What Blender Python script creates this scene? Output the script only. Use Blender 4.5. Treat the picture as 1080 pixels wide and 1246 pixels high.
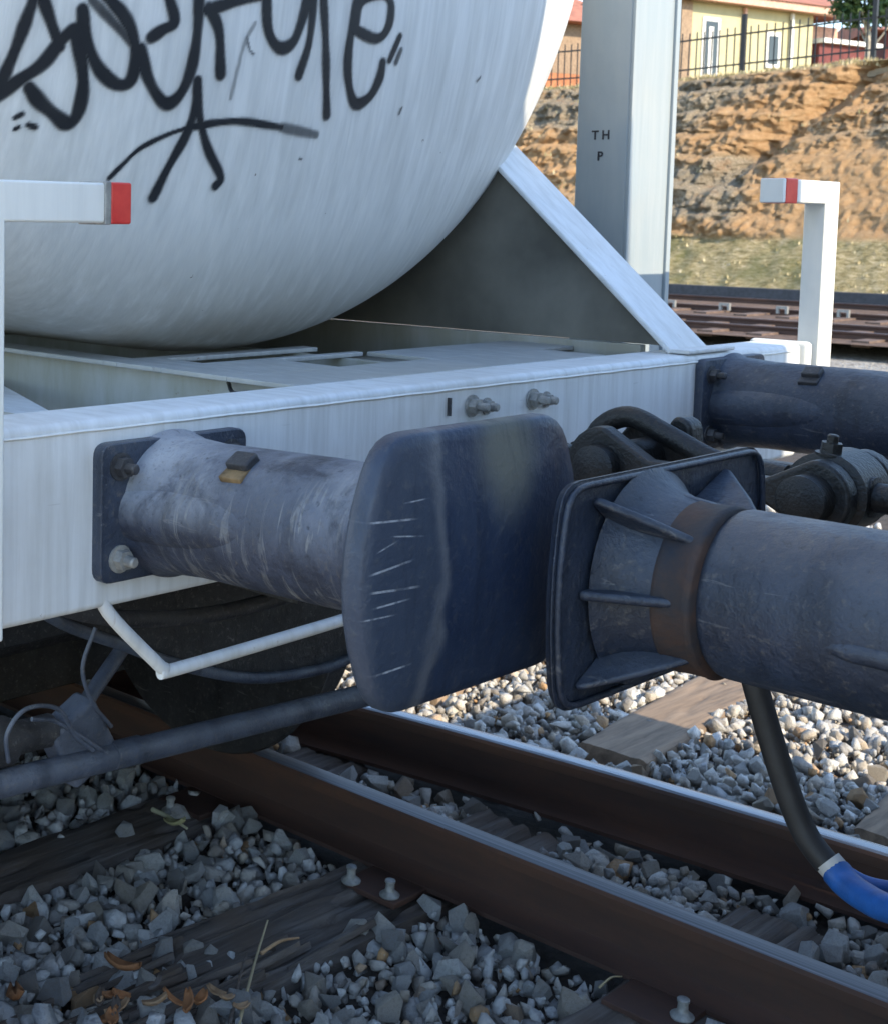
import bpy, bmesh, math, random
import numpy as np
from mathutils import Vector, Matrix, Euler

for o in list(bpy.data.objects): bpy.data.objects.remove(o)
S = bpy.context.scene
COL = S.collection
R = math.radians

# ------------------------------------------------------------------ camera
# world: X runs along the track towards the neighbouring wagon, Y goes away across the track, rail head is z = 0
FPX, PPX, PPY, PIT, ROLL, CH = 1766., 200., 420., R(5.06), .015, 1.5
YAW = math.atan2(2150 - PPX, FPX / math.cos(PIT))
_Fh = Vector((-math.sin(YAW), math.cos(YAW), 0)); _Rt = Vector((math.cos(YAW), math.sin(YAW), 0)); _U = Vector((0, 0, 1))
FWD = math.cos(PIT) * _Fh - math.sin(PIT) * _U
_up = math.sin(PIT) * _Fh + math.cos(PIT) * _U
RGT = math.cos(ROLL) * _Rt + math.sin(ROLL) * _up
UPV = RGT.cross(FWD)
cam = bpy.data.cameras.new('camera'); co = bpy.data.objects.new('camera', cam); COL.objects.link(co)
cam.sensor_fit = 'VERTICAL'; cam.sensor_height = 36; cam.lens = FPX / 1246 * 36
cam.shift_x = (540 - PPX) / 1246; cam.shift_y = -(623 - PPY) / 1246
cam.clip_start = .05; cam.clip_end = 3000
M_ = Matrix((RGT, UPV, -FWD)).transposed().to_4x4(); M_.translation = (0, 0, CH)
co.matrix_world = M_
S.camera = co
cam.dof.use_dof = True; cam.dof.focus_distance = 2.3; cam.dof.aperture_fstop = 16.0

# ------------------------------------------------------------------ light
SUN_A, SUN_E = R(-1.2), R(31)          # the sun stands beyond the neighbouring wagon, a touch to this side
sd = Vector((math.cos(SUN_A) * math.cos(SUN_E), math.sin(SUN_A) * math.cos(SUN_E), math.sin(SUN_E)))
W = bpy.data.worlds.new('World'); S.world = W; W.use_nodes = True
wn = W.node_tree.nodes; wl = W.node_tree.links
sky = wn.new('ShaderNodeTexSky'); sky.sky_type = 'NISHITA'; sky.sun_disc = False
sky.sun_elevation = SUN_E; sky.sun_rotation = math.atan2(sd.x, sd.y); sky.air_density = 1.0; sky.dust_density = .2; sky.ozone_density = 1.6
bg = wn['Background']; wl.new(sky.outputs[0], bg.inputs[0]); bg.inputs[1].default_value = .15
sl = bpy.data.lights.new('sun', 'SUN'); sl.energy = 2.3; sl.angle = R(.53); sl.color = (1, .86, .64)
so = bpy.data.objects.new('sun', sl); COL.objects.link(so); so.rotation_euler = sd.to_track_quat('Z', 'Y').to_euler(); so.location = (5, 0, 12)
S.view_settings.view_transform = 'Standard'; S.view_settings.look = 'None'; S.view_settings.gamma = 1; S.view_settings.exposure = 1.62
S.view_settings.use_curve_mapping = False
S.render.engine = 'CYCLES'

rnd = random.Random(7)
rng = np.random.default_rng(5)

# ------------------------------------------------------------------ helpers
def link(o, parent=None):
    COL.objects.link(o)
    if parent: o.parent = parent
    return o
def tag(o, label=None, cat=None, group=None, kind=None):
    if label: o['label'] = label
    if cat: o['category'] = cat
    if group: o['group'] = group
    if kind: o['kind'] = kind
    return o
def empty(name, loc=(0, 0, 0)):
    o = bpy.data.objects.new(name, None); o.location = loc; link(o); o.empty_display_size = .1
    ORG[o.name] = Vector(loc)
    return o
ORG = {}
def mesh_obj(name, bm, mat, parent=None, smooth=None, bevel=0, seg=2, sub=0):
    """bm is in world coordinates; parts are stored relative to their parents (which are never rotated)."""
    me = bpy.data.meshes.new(name)
    bmesh.ops.recalc_face_normals(bm, faces=bm.faces)
    bm.to_mesh(me); bm.free()
    return finish(name, me, mat, parent, smooth, bevel, seg, sub)
def worldpos(o):
    p = Vector((0, 0, 0))
    while o: p += o.location; o = o.parent
    return p
def finish(name, me, mat, parent=None, smooth=None, bevel=0, seg=2, sub=0):
    for m in (mat if isinstance(mat, (list, tuple)) else [mat]): me.materials.append(m)
    o = bpy.data.objects.new(name, me); link(o, parent)
    if parent:
        me.transform(Matrix.Translation(-worldpos(parent)))
    if smooth is not None:
        me.polygons.foreach_set('use_smooth', [True] * len(me.polygons))
        if smooth < 180 and not bevel:
            bm = bmesh.new(); bm.from_mesh(me)
            for e in bm.edges:
                if len(e.link_faces) == 2 and e.calc_face_angle(0) > R(smooth): e.smooth = False
            bm.to_mesh(me); bm.free()
    if bevel:
        b = o.modifiers.new('bevel', 'BEVEL'); b.width = bevel; b.segments = seg; b.limit_method = 'ANGLE'; b.angle_limit = R(35)
        b.harden_normals = False
        me.polygons.foreach_set('use_smooth', [True] * len(me.polygons))
        w = o.modifiers.new('wn', 'WEIGHTED_NORMAL'); w.keep_sharp = False
    if sub:
        s = o.modifiers.new('sub', 'SUBSURF'); s.levels = sub; s.render_levels = sub
    return o
def box(bm, a, b, rot=None, c=None):
    a = Vector(a); b = Vector(b); mid = (a + b) / 2; h = (b - a) / 2
    vs = []
    for sx in (-1, 1):
        for sy in (-1, 1):
            for sz in (-1, 1):
                p = Vector((sx * h.x, sy * h.y, sz * h.z))
                if rot: p = rot @ p
                vs.append(bm.verts.new(mid + p))
    for f in ((0, 1, 3, 2), (4, 6, 7, 5), (0, 4, 5, 1), (2, 3, 7, 6), (0, 2, 6, 4), (1, 5, 7, 3)):
        bm.faces.new([vs[i] for i in f])
def B(a, b): bm = bmesh.new(); box(bm, a, b); return bm
def frame_of(d):
    d = d.normalized(); u = Vector((0, 0, 1)) if abs(d.z) < .9 else Vector((0, 1, 0))
    a = d.cross(u).normalized(); return a, a.cross(d).normalized()
def lathe(bm, p0, axis, prof, n=40, cap=True):
    """prof: (distance along axis, radius) pairs"""
    axis = Vector(axis).normalized(); a, b = frame_of(axis); p0 = Vector(p0); rings = []
    for t, r in prof:
        rings.append([bm.verts.new(p0 + axis * t + (a * math.cos(k * 2 * math.pi / n) + b * math.sin(k * 2 * math.pi / n)) * r) for k in range(n)])
    for i in range(len(rings) - 1):
        for k in range(n): bm.faces.new((rings[i][k], rings[i][(k + 1) % n], rings[i + 1][(k + 1) % n], rings[i + 1][k]))
    if cap: bm.faces.new(rings[0][::-1]); bm.faces.new(rings[-1])
def smoothpath(pts, n=8):
    pts = [Vector(p) for p in pts]; out = []
    P = [pts[0] * 2 - pts[1]] + pts + [pts[-1] * 2 - pts[-2]]
    for i in range(1, len(P) - 2):
        for k in range(n):
            t = k / n; a, b, c, d = P[i - 1], P[i], P[i + 1], P[i + 2]
            out.append(.5 * ((2 * b) + (c - a) * t + (2 * a - 5 * b + 4 * c - d) * t * t + (3 * b - a - 3 * c + d) * t ** 3))
    out.append(pts[-1]); return out
def tube(bm, pts, r, n=12, rf=None):
    pts = [Vector(p) for p in pts]; rings = []
    a = None
    for i, p in enumerate(pts):
        d = (pts[min(i + 1, len(pts) - 1)] - pts[max(i - 1, 0)]).normalized()
        if a is None: a, b = frame_of(d)
        a = (a - d * a.dot(d)).normalized(); b = a.cross(d)
        rr = r if rf is None else rf(i / (len(pts) - 1)) * r
        rings.append([bm.verts.new(p + (a * math.cos(k * 2 * math.pi / n) + b * math.sin(k * 2 * math.pi / n)) * rr) for k in range(n)])
    for i in range(len(rings) - 1):
        for k in range(n): bm.faces.new((rings[i][k], rings[i][(k + 1) % n], rings[i + 1][(k + 1) % n], rings[i + 1][k]))
    bm.faces.new(rings[0][::-1]); bm.faces.new(rings[-1])
def prism(bm, poly, d):
    """poly: list of world points; extruded by vector d"""
    d = Vector(d); a = [bm.verts.new(Vector(p)) for p in poly]; b = [bm.verts.new(Vector(p) + d) for p in poly]
    bm.faces.new(a[::-1]); bm.faces.new(b)
    n = len(poly)
    for i in range(n): bm.faces.new((a[i], a[(i + 1) % n], b[(i + 1) % n], b[i]))
def roundpoly(pts, r, n=5):
    """round the corners of a closed 2-D polygon"""
    out = []; N = len(pts)
    for i in range(N):
        p = Vector(pts[i]); a = Vector(pts[i - 1]) - p; b = Vector(pts[(i + 1) % N]) - p
        q = min(r, a.length * .45, b.length * .45); s = p + a.normalized() * q; e = p + b.normalized() * q
        for k in range(n + 1):
            t = k / n; out.append((1 - t) ** 2 * s + 2 * t * (1 - t) * p + t * t * e)
    return out
def hexbolt(bm, p, d, r=.014, h=.012, shank=.012, sr=.008):
    lathe(bm, p, d, [(0, r * 1.35), (.003, r * 1.35)], 16); lathe(bm, Vector(p) + Vector(d) * .003, d, [(0, r), (h, r * .97)], 6)
    if shank: lathe(bm, Vector(p) + Vector(d) * (h + .003), d, [(0, sr), (shank, sr), (shank + .002, sr * .7)], 12)
def fromgrid(name, V, nx, ny, mat, parent=None, smooth=None, attrs=None):
    V = np.asarray(V, np.float32).reshape(-1, 3)
    idx = np.arange(nx * ny).reshape(ny, nx)
    F = np.stack([idx[:-1, :-1], idx[:-1, 1:], idx[1:, 1:], idx[1:, :-1]], -1).reshape(-1, 4)
    me = bpy.data.meshes.new(name); me.vertices.add(len(V)); me.vertices.foreach_set('co', V.ravel())
    me.loops.add(F.size); me.loops.foreach_set('vertex_index', F.ravel().astype(np.int32))
    me.polygons.add(len(F)); me.polygons.foreach_set('loop_start', np.arange(0, F.size, 4, dtype=np.int32))
    me.update(calc_edges=True); me.validate()
    for k, a in (attrs or {}).items():
        at = me.attributes.new(k, 'FLOAT', 'POINT'); at.data.foreach_set('value', np.asarray(a, np.float32).ravel())
    return finish(name, me, mat, parent, smooth)
# numpy value noise
_T = rng.random((64, 64, 64)).astype(np.float32)
def vn(x, y, z=0.):
    x, y, z = np.broadcast_arrays(np.asarray(x, float), np.asarray(y, float), np.asarray(z, float))
    xi, yi, zi = np.floor(x).astype(int), np.floor(y).astype(int), np.floor(z).astype(int)
    fx, fy, fz = x - xi, y - yi, z - zi
    fx, fy, fz = [t * t * (3 - 2 * t) for t in (fx, fy, fz)]
    g = lambda a, b, c: _T[(xi + a) & 63, (yi + b) & 63, (zi + c) & 63]
    l = lambda a, b, t: a + (b - a) * t
    return l(l(l(g(0, 0, 0), g(1, 0, 0), fx), l(g(0, 1, 0), g(1, 1, 0), fx), fy), l(l(g(0, 0, 1), g(1, 0, 1), fx), l(g(0, 1, 1), g(1, 1, 1), fx), fy), fz)
def fbm(x, y, z=0., o=4, g=.5):
    s = 0; a = 1; n = 0
    for i in range(o): s = s + a * vn(x * 2 ** i + 17 * i, y * 2 ** i + 5 * i, np.asarray(z) * 2 ** i + 9 * i); n += a; a *= g
    return s / n

# ------------------------------------------------------------------ materials
class NT:
    def __init__(s, name):
        s.m = bpy.data.materials.new(name); s.m.use_nodes = True; s.t = s.m.node_tree; s.n = s.t.nodes; s.l = s.t.links
        s.b = s.n['Principled BSDF']; s.tc = s.n.new('ShaderNodeTexCoord')
    def mp(s, sc=(1, 1, 1), rot=(0, 0, 0), src='Object'):
        k = s.n.new('ShaderNodeMapping'); k.inputs['Scale'].default_value = sc; k.inputs['Rotation'].default_value = rot
        s.l.new(s.tc.outputs[src], k.inputs[0]); return k.outputs[0]
    def noise(s, scale=5, det=4, rough=.55, vec=None, dist=0):
        k = s.n.new('ShaderNodeTexNoise'); k.inputs['Scale'].default_value = scale; k.inputs['Detail'].default_value = det
        k.inputs['Roughness'].default_value = rough; k.inputs['Distortion'].default_value = dist
        s.l.new(vec if vec is not None else s.mp(), k.inputs['Vector']); return k.outputs['Fac']
    def vor(s, scale=5, vec=None, feat='F1', out='Distance'):
        k = s.n.new('ShaderNodeTexVoronoi'); k.feature = feat; k.inputs['Scale'].default_value = scale
        s.l.new(vec if vec is not None else s.mp(), k.inputs['Vector']); return k.outputs[out]
    def ramp(s, f, stops):
        k = s.n.new('ShaderNodeValToRGB'); e = k.color_ramp.elements
        while len(e) < len(stops): e.new(.5)
        for i, (p, c) in enumerate(stops):
            e[i].position = p; e[i].color = (*c, 1) if not isinstance(c, (int, float)) else (c, c, c, 1)
        s.l.new(f, k.inputs[0]); return k.outputs[0]
    def mix(s, f, a, b, mode='MIX'):
        k = s.n.new('ShaderNodeMix'); k.data_type = 'RGBA'; k.blend_type = mode
        for sock, v in ((k.inputs[0], f), (k.inputs[6], a), (k.inputs[7], b)):
            if isinstance(v, (int, float)): sock.default_value = v if sock == k.inputs[0] else (v, v, v, 1)
            elif isinstance(v, tuple): sock.default_value = (*v, 1)
            else: s.l.new(v, sock)
        return k.outputs[2]
    def math(s, op, a, b=0, clamp=False):
        k = s.n.new('ShaderNodeMath'); k.operation = op; k.use_clamp = clamp
        for i, v in enumerate((a, b)):
            if isinstance(v, (int, float)): k.inputs[i].default_value = v
            else: s.l.new(v, k.inputs[i])
        return k.outputs[0]
    def attr(s, name, out='Fac'):
        k = s.n.new('ShaderNodeAttribute'); k.attribute_name = name; return k.outputs[out]
    def bump(s, h, st=.3, d=.01, prev=None):
        k = s.n.new('ShaderNodeBump'); k.inputs['Strength'].default_value = st; k.inputs['Distance'].default_value = d
        s.l.new(h, k.inputs['Height'])
        if prev is not None: s.l.new(prev, k.inputs['Normal'])
        return k.outputs[0]
    def out(s, col, rough=.5, normal=None, metal=0, spec=.5, coat=0):
        for k, v in (('Base Color', col), ('Roughness', rough), ('Metallic', metal), ('Specular IOR Level', spec), ('Coat Weight', coat)):
            if isinstance(v, tuple): s.b.inputs[k].default_value = (*v, 1)
            elif isinstance(v, (int, float)): s.b.inputs[k].default_value = v
            else: s.l.new(v, s.b.inputs[k])
        if normal is not None: s.l.new(normal, s.b.inputs['Normal'])
        return s.m
def plain(name, col, rough=.6, metal=0, var=.25, sc=12, bump=.15, bd=.003):
    t = NT(name); n = t.noise(sc, 5); c = t.mix(t.ramp(n, [(.3, 0.), (.7, 1.)]), tuple(x * (1 - var) for x in col), tuple(min(1, x * (1 + var)) for x in col))
    return t.out(c, rough, t.bump(t.noise(sc * 6, 4), bump, bd), metal)

def white_paint(name, base=(.73, .755, .77), dirt=.62, chips=.5):
    t = NT(name)
    streak = t.noise(9, 6, .6, t.mp((1.6, 5, .35)), .3)                    # runs down the faces
    c = t.mix(t.ramp(streak, [(.42, 0.), (.75, dirt)]), base, (.47, .48, .47))
    blot = t.noise(2.2, 6, .6); c = t.mix(t.ramp(blot, [(.47, 0.), (.72, .6 * dirt)]), c, (.42, .38, .31))
    rr_ = t.noise(14, 4, .6, t.mp((2.2, 7, .22))); c = t.mix(t.math('MULTIPLY', t.ramp(rr_, [(.66, 0.), (.72, .55 * chips)]), t.ramp(t.noise(2.5, 3), [(.48, 0.), (.6, 1.)])), c, (.28, .17, .10))
    ch = t.noise(38, 5, .65); spots = t.math('MULTIPLY', t.ramp(ch, [(.69, 0.), (.72, 1.)]), t.ramp(t.noise(3, 2), [(.45, 0.), (.6, chips)]))
    c = t.mix(spots, c, (.13, .07, .035))
    scr = t.noise(20, 3, .5, t.mp((.6, .6, 9))); c = t.mix(t.ramp(scr, [(.72, 0.), (.76, .35 * chips)]), c, (.2, .19, .17))
    n = t.bump(t.noise(14, 5, .6), .25, .004); n = t.bump(t.math('SUBTRACT', 1., spots), .4, .001, n)
    return t.out(c, t.ramp(blot, [(.3, .38), (.7, .58)]), n)
M_white = white_paint('white_paint_worn')
M_white2 = white_paint('white_paint_clean', (.78, .78, .74), .25, .25)

# tank paint: faint laid texture following the slope of the head plus soil runs low down
t = NT('tank_paint')
run = t.noise(26, 5, .62, t.mp((.5, 1.0, .09)), .15); lay = t.noise(70, 3, .5, t.mp((.35, 1, .05)))
c = t.mix(t.ramp(run, [(.38, 0.), (.72, .8)]), (.76, .768, .755), (.57, .58, .56))
c = t.mix(t.ramp(lay, [(.4, 0.), (.7, .3)]), c, (.46, .475, .48))
sep = t.n.new('ShaderNodeSeparateXYZ'); t.l.new(t.tc.outputs['Object'], sep.inputs[0])
low = t.math('ADD', sep.outputs['Z'], t.math('MULTIPLY', t.math('SUBTRACT', run, .5), .5))
mr = t.n.new('ShaderNodeMapRange'); t.l.new(low, mr.inputs[0]); mr.inputs[1].default_value = 1.5; mr.inputs[2].default_value = 1.2; mr.inputs[3].default_value = 0; mr.inputs[4].default_value = .8
soil = t.math('MULTIPLY', mr.outputs[0], t.ramp(run, [(.3, .25), (.62, 1.)]))
c = t.mix(soil, c, (.30, .275, .215))
blot = t.noise(3, 6, .6); c = t.mix(t.ramp(blot, [(.5, 0.), (.8, .35)]), c, (.52, .54, .54))
spk = t.noise(30, 4, .6); c = t.mix(t.ramp(spk, [(.735, 0.), (.75, .8)]), c, (.1, .08, .06))
M_tank = t.out(c, .5, t.bump(lay, .22, .003, t.bump(run, .3, .006)))

def dark_paint(name, base=(.017, .025, .044), dust=(.15, .165, .185), amt=.38, rough=.42, lines=False, rust=.2, dmin=.1):
    t = NT(name)
    n1 = t.noise(7, 7, .62); c = t.mix(t.ramp(n1, [(.35, 0.), (.7, 1.)]), base, tuple(x * 1.9 for x in base))
    d = t.noise(3.2, 6, .65); geo = t.n.new('ShaderNodeNewGeometry'); sp = t.n.new('ShaderNodeSeparateXYZ'); t.l.new(geo.outputs['Normal'], sp.inputs[0])
    upf = t.math('MULTIPLY', t.math('ADD', sp.outputs['Z'], .35, True), t.ramp(d, [(.36, dmin), (.64, 1.)]))   # dust settles on faces that look up
    c = t.mix(t.math('MULTIPLY', upf, amt), c, dust)
    if lines:
        w = t.noise(75, 3, .5, t.mp((1.0, .10, .10), (0, .12, .25)), .5); c = t.mix(t.math('MULTIPLY', t.ramp(w, [(.555, 0.), (.585, .6), (.61, .6), (.64, 0.)]), t.ramp(t.noise(5, 4), [(.42, 0.), (.58, 1.)])), c, (.30, .30, .29))
        pt_ = t.noise(11, 6, .65, dist=.6); c = t.mix(t.ramp(pt_, [(.52, 0.), (.66, .65)]), c, (.012, .016, .03))
    ru = t.noise(5.5, 7, .7); c = t.mix(t.ramp(ru, [(.66, 0.), (.78, rust)]), c, (.10, .045, .022))
    dr = t.noise(6, 5, .6, t.mp((2.5, 2.5, .35))); c = t.mix(t.ramp(dr, [(.5, 0.), (.7, .7)]), c, tuple(x * .45 for x in base))     # oily runs
    sp2 = t.noise(85, 5, .7); c = t.mix(t.ramp(sp2, [(.56, 0.), (.68, .5)]), c, (.13, .12, .11)); c = t.mix(t.ramp(sp2, [(.30, .6), (.42, 0.)]), c, tuple(x * .4 for x in base))
    sc2 = t.noise(30, 3, .5, t.mp((.25, 2.2, 2.2), (.2, .1, .3)), .6); c = t.mix(t.ramp(sc2, [(.66, 0.), (.70, .35), (.72, 0.)]), c, (.28, .27, .26))
    nn = t.bump(sp2, .55, .004); nn = t.bump(t.noise(22, 6, .65), .45, .008, nn); nn = t.bump(n1, .5, .010, nn)
    return t.out(c, t.ramp(t.noise(9, 5, .6), [(.3, rough - .12), (.7, rough + .2)]), nn, 0, .55)
M_dark = dark_paint('dark_buffer_paint')
M_tube = dark_paint('dusty_casing_paint', (.030, .038, .062), (.38, .40, .43), 1., .5, True, .35, .22)
M_dark2 = dark_paint('dark_grey_steel', (.022, .023, .027), (.11, .10, .09), .45, .5)
M_under = dark_paint('underframe_black', (.014, .014, .016), (.06, .055, .05), .4, .6)
M_pipe = dark_paint('blue_grey_pipe_paint', (.05, .062, .09), (.19, .195, .20), .5, .45)

# buffer head: dark glossy face, lighter rubbed rim strip with horizontal scratches, dry grease patch at the top
t = NT('buffer_head_face')
s3 = t.n.new('ShaderNodeSeparateXYZ'); t.l.new(t.tc.outputs['Object'], s3.inputs[0])
wob = t.math('MULTIPLY', t.math('SUBTRACT', t.noise(5, 4, .5), .5), .10)
yy = t.math('ADD', s3.outputs['Y'], wob)
n1 = t.noise(9, 7, .65); vst = t.noise(16, 5, .6, t.mp((1, 1, .12)))
c = t.mix(t.ramp(n1, [(.35, 0.), (.7, 1.)]), (.012, .024, .058), (.024, .040, .078))
c = t.mix(t.ramp(vst, [(.5, 0.), (.7, .35)]), c, (.06, .075, .11))
HEADFACE = t; 
M_face_nodes = (c, yy, s3)

# concrete definitions completed after the head position is known
HY, HZ, HX = 1.395, 1.105, -.99
def face_material():
    t = HEADFACE; c, yy, s3 = M_face_nodes
    def rng_(v, a, b, lo=0., hi=1.):
        k = t.n.new('ShaderNodeMapRange'); k.interpolation_type = 'SMOOTHSTEP'; t.l.new(v, k.inputs[0])
        k.inputs[1].default_value = a; k.inputs[2].default_value = b; k.inputs[3].default_value = lo; k.inputs[4].default_value = hi; return k.outputs[0]
    # object coordinates are relative to the wagon's origin; the head carries its own origin in the attributes hy, hz
    hy = t.attr('hy'); hz = t.attr('hz')
    hyw = t.math('ADD', hy, t.math('MULTIPLY', t.math('SUBTRACT', t.noise(6, 4, .5), .5), .11))
    leftband = rng_(t.math('ADD', hyw, t.math('MULTIPLY', t.math('ABSOLUTE', hz), -.12)), -.085, -.105)
    c2 = t.mix(t.math('MULTIPLY', leftband, .45), c, (.062, .078, .105))
    edge = t.math('MULTIPLY', rng_(hyw, -.112, -.095), rng_(hyw, -.08, -.094)); c2 = t.mix(t.math('MULTIPLY', edge, .35), c2, (.2, .21, .23))
    gx = t.math('SUBTRACT', hyw, .045); gz = t.math('SUBTRACT', hz, .13)
    dd = t.math('SQRT', t.math('ADD', t.math('MULTIPLY', t.math('MULTIPLY', gx, gx), 1.9), t.math('MULTIPLY', gz, gz)))
    gm = t.math('MULTIPLY', rng_(dd, .115, .02), .85)
    c2 = t.mix(gm, c2, (.15, .155, .13))
    brk = t.ramp(t.noise(70, 3, .6), [(.38, .15), (.55, 1.)])
    for (a0, a1, z0, sl_, wd) in ((-.205, -.13, .068, -.03, .0011), (-.19, -.16, .034, .35, .0008), (-.20, -.135, .010, .16, .0012), (-.20, -.125, -.010, -.02, .0013), (-.195, -.14, -.028, .08, .0010), (-.19, -.13, -.106, .10, .0011), (-.17, -.12, .05, -.1, .0007), (-.21, -.16, -.04, .02, .0008), (-.15, -.11, .085, .05, .0007)):
        zc_ = t.math('ABSOLUTE', t.math('SUBTRACT', t.math('SUBTRACT', hz, z0), t.math('MULTIPLY', t.math('SUBTRACT', hy, a0), sl_)))
        m_ = t.math('MULTIPLY', t.math('LESS_THAN', zc_, wd), t.math('MULTIPLY', rng_(hy, a0 - .004, a0 + .012), rng_(hy, a1 + .004, a1 - .02)))
        c2 = t.mix(t.math('MULTIPLY', t.math('MULTIPLY', m_, brk), .75), c2, (.42, .45, .5))
    fg = t.noise(90, 5, .7); c2 = t.mix(t.ramp(fg, [(.55, 0.), (.7, .35)]), c2, (.11, .115, .12)); vs2 = t.noise(26, 5, .65, t.mp((1, 1.4, .10))); c2 = t.mix(t.ramp(vs2, [(.50, 0.), (.66, .4)]), c2, (.012, .018, .034)); nn = t.bump(fg, .4, .003); nn = t.bump(t.noise(18, 6, .6), .4, .006, nn); nn = t.bump(t.noise(8, 6, .6), .45, .010, nn)
    rr = t.mix(gm, t.ramp(t.noise(7, 5, .6), [(.3, .34), (.7, .60)]), .8)
    return t.out(c2, rr, nn, 0, .5)
M_face = face_material()

t = NT('rust_steel'); n = t.noise(9, 7, .7, dist=.4)
c = t.ramp(n, [(.36, (.02, .024, .034)), (.48, (.038, .030, .030)), (.58, (.064, .037, .028)), (.74, (.10, .060, .044))])
M_rust = t.out(c, .7, t.bump(t.noise(70, 6, .7), .6, .003))
t = NT('rail_side_rust'); n = t.noise(4, 6, .6, t.mp((.35, 2, 2))); n2 = t.noise(50, 5, .7)
c = t.ramp(n, [(.3, (.045, .025, .020)), (.55, (.082, .040, .027)), (.8, (.125, .060, .035))]); c = t.mix(t.ramp(n2, [(.5, 0.), (.8, .5)]), c, (.045, .035, .03))
M_rail = t.out(c, .75, t.bump(n2, .5, .002))
t = NT('rail_head_dull'); n = t.noise(30, 4, .6, t.mp((.03, 5, 3))); c = t.ramp(n, [(.3, (.05, .048, .05)), (.6, (.12, .12, .13)), (.8, (.26, .26, .28))]); M_raildull = t.out(c, t.ramp(n, [(.3, .55), (.7, .42)]), t.bump(n, .3, .001), .25)
t = NT('rail_head_polished'); n = t.noise(40, 4, .6, t.mp((.03, 3, 3)))
c = t.ramp(n, [(.3, (.16, .16, .17)), (.7, (.42, .42, .43))]); M_railtop = t.out(c, t.ramp(n, [(.3, .2), (.7, .38)]), t.bump(n, .3, .001), .9)
t = NT('galvanised'); M_galv = t.out(t.ramp(t.noise(60, 4), [(.3, (.22, .22, .21)), (.7, (.42, .41, .38))]), .55, t.bump(t.noise(120, 3), .3, .001), .35)
t = NT('red_reflective'); n = t.noise(30, 4); M_red = t.out(t.ramp(n, [(.3, (.60, .035, .03)), (.7, (.75, .07, .05))]), .35, t.bump(t.vor(260), .2, .0006))
M_ochre = plain('ochre_grease', (.20, .13, .06), .8, 0, .5, 40, .5)
M_black = plain('black_rubber', (.018, .018, .02), .55, 0, .3, 30)
M_blue = plain('blue_hose_rubber', (.010, .085, .32), .45, 0, .25, 30, .2)
M_white_tape = plain('white_clamp', (.45, .45, .44), .5)
M_ink = plain('black_stencil_ink', (.02, .022, .03), .6)
M_grease = plain('greasy_steel', (.014, .014, .014), .42, .1, .4, 30, .5, .004)

# stones: one colour ramp fed by a per-stone value
def stone_mat(name, src):
    t = NT(name)
    if src == 'obj': k = t.n.new('ShaderNodeObjectInfo'); v = k.outputs['Random']
    else: v = t.attr('tint')
    base = t.ramp(v, [(0., (.24, .21, .18)), (.2, (.48, .475, .46)), (.42, (.62, .61, .58)), (.60, (.48, .41, .32)), (.8, (.70, .69, .66)), (.93, (.80, .77, .70)), (.97, (.46, .28, .14)), (1., (.52, .30, .13))])
    n = t.noise(45, 6, .65, t.mp(src='Object')); c = t.mix(t.ramp(n, [(.3, 0.), (.7, 1.)]), t.mix(.2, base, (.12, .12, .12)), base)
    g = t.noise(160, 3, .6); c = t.mix(t.ramp(g, [(.62, 0.), (.72, .4)]), c, (.55, .54, .52)); ve = t.noise(28, 5, .7, dist=1.2); c = t.mix(t.ramp(ve, [(.34, .4), (.44, 0.)]), c, (.075, .07, .065))
    du = t.noise(14, 3, .6); c = t.mix(t.ramp(du, [(.48, 0.), (.75, .45)]), c, (.27, .21, .155))
    return t.out(c, .82, t.bump(n, .9, .012, t.bump(g, .5, .003)))
M_stone1 = stone_mat('ballast_stone', 'obj'); M_stoneN = stone_mat('ballast_stones_many', 'attr')

t = NT('weathered_sleeper'); g = t.noise(30, 7, .7, t.mp((1.3, .07, 1)), .5); g2 = t.noise(5, 5, .6)
c = t.ramp(g, [(.3, (.025, .022, .021)), (.48, (.10, .088, .08)), (.64, (.20, .18, .165)), (.8, (.30, .27, .24))]); c = t.mix(t.ramp(g2, [(.35, .15), (.65, .75)]), c, (.115, .078, .052))
M_wood = t.out(c, .85, t.bump(g, .9, .008))
t = NT('sandy_sleeper'); g = t.noise(26, 7, .7, t.mp((1.2, .1, 1)), .3)
c = t.ramp(g, [(.3, (.14, .10, .07)), (.6, (.30, .215, .145)), (.8, (.38, .28, .19))]); M_wood2 = t.out(c, .9, t.bump(g, .5, .005))
t = NT('splinter_wood'); M_splint = t.out(t.ramp(t.noise(40, 5, .6, t.mp((1, .1, .1))), [(.3, (.22, .12, .06)), (.7, (.45, .30, .17))]), .8)
M_straw = plain('dry_straw', (.42, .34, .20), .7)
M_bark = plain('orange_bark', (.30, .13, .05), .8, 0, .5, 25, .5)

t = NT('ballast_ground'); v = t.vor(24, out='Color'); d = t.vor(24); n = t.noise(1.2, 5)
k = t.n.new('ShaderNodeSeparateColor'); t.l.new(v, k.inputs[0])
c = t.ramp(k.outputs[0], [(.0, (.14, .13, .11)), (.4, (.36, .34, .30)), (1., (.62, .58, .50))]); c = t.mix(t.ramp(n, [(.35, .15), (.7, .6)]), c, (.26, .18, .11))
M_ground = t.out(c, .9, t.bump(t.math('SUBTRACT', 1., d), 1., .03))
t = NT('dirt_between'); M_dirt = t.out(t.ramp(t.noise(14, 6, .7), [(.3, (.05, .04, .034)), (.7, (.12, .095, .075))]), .95, t.bump(t.noise(50, 6, .7), 1., .02))

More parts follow.
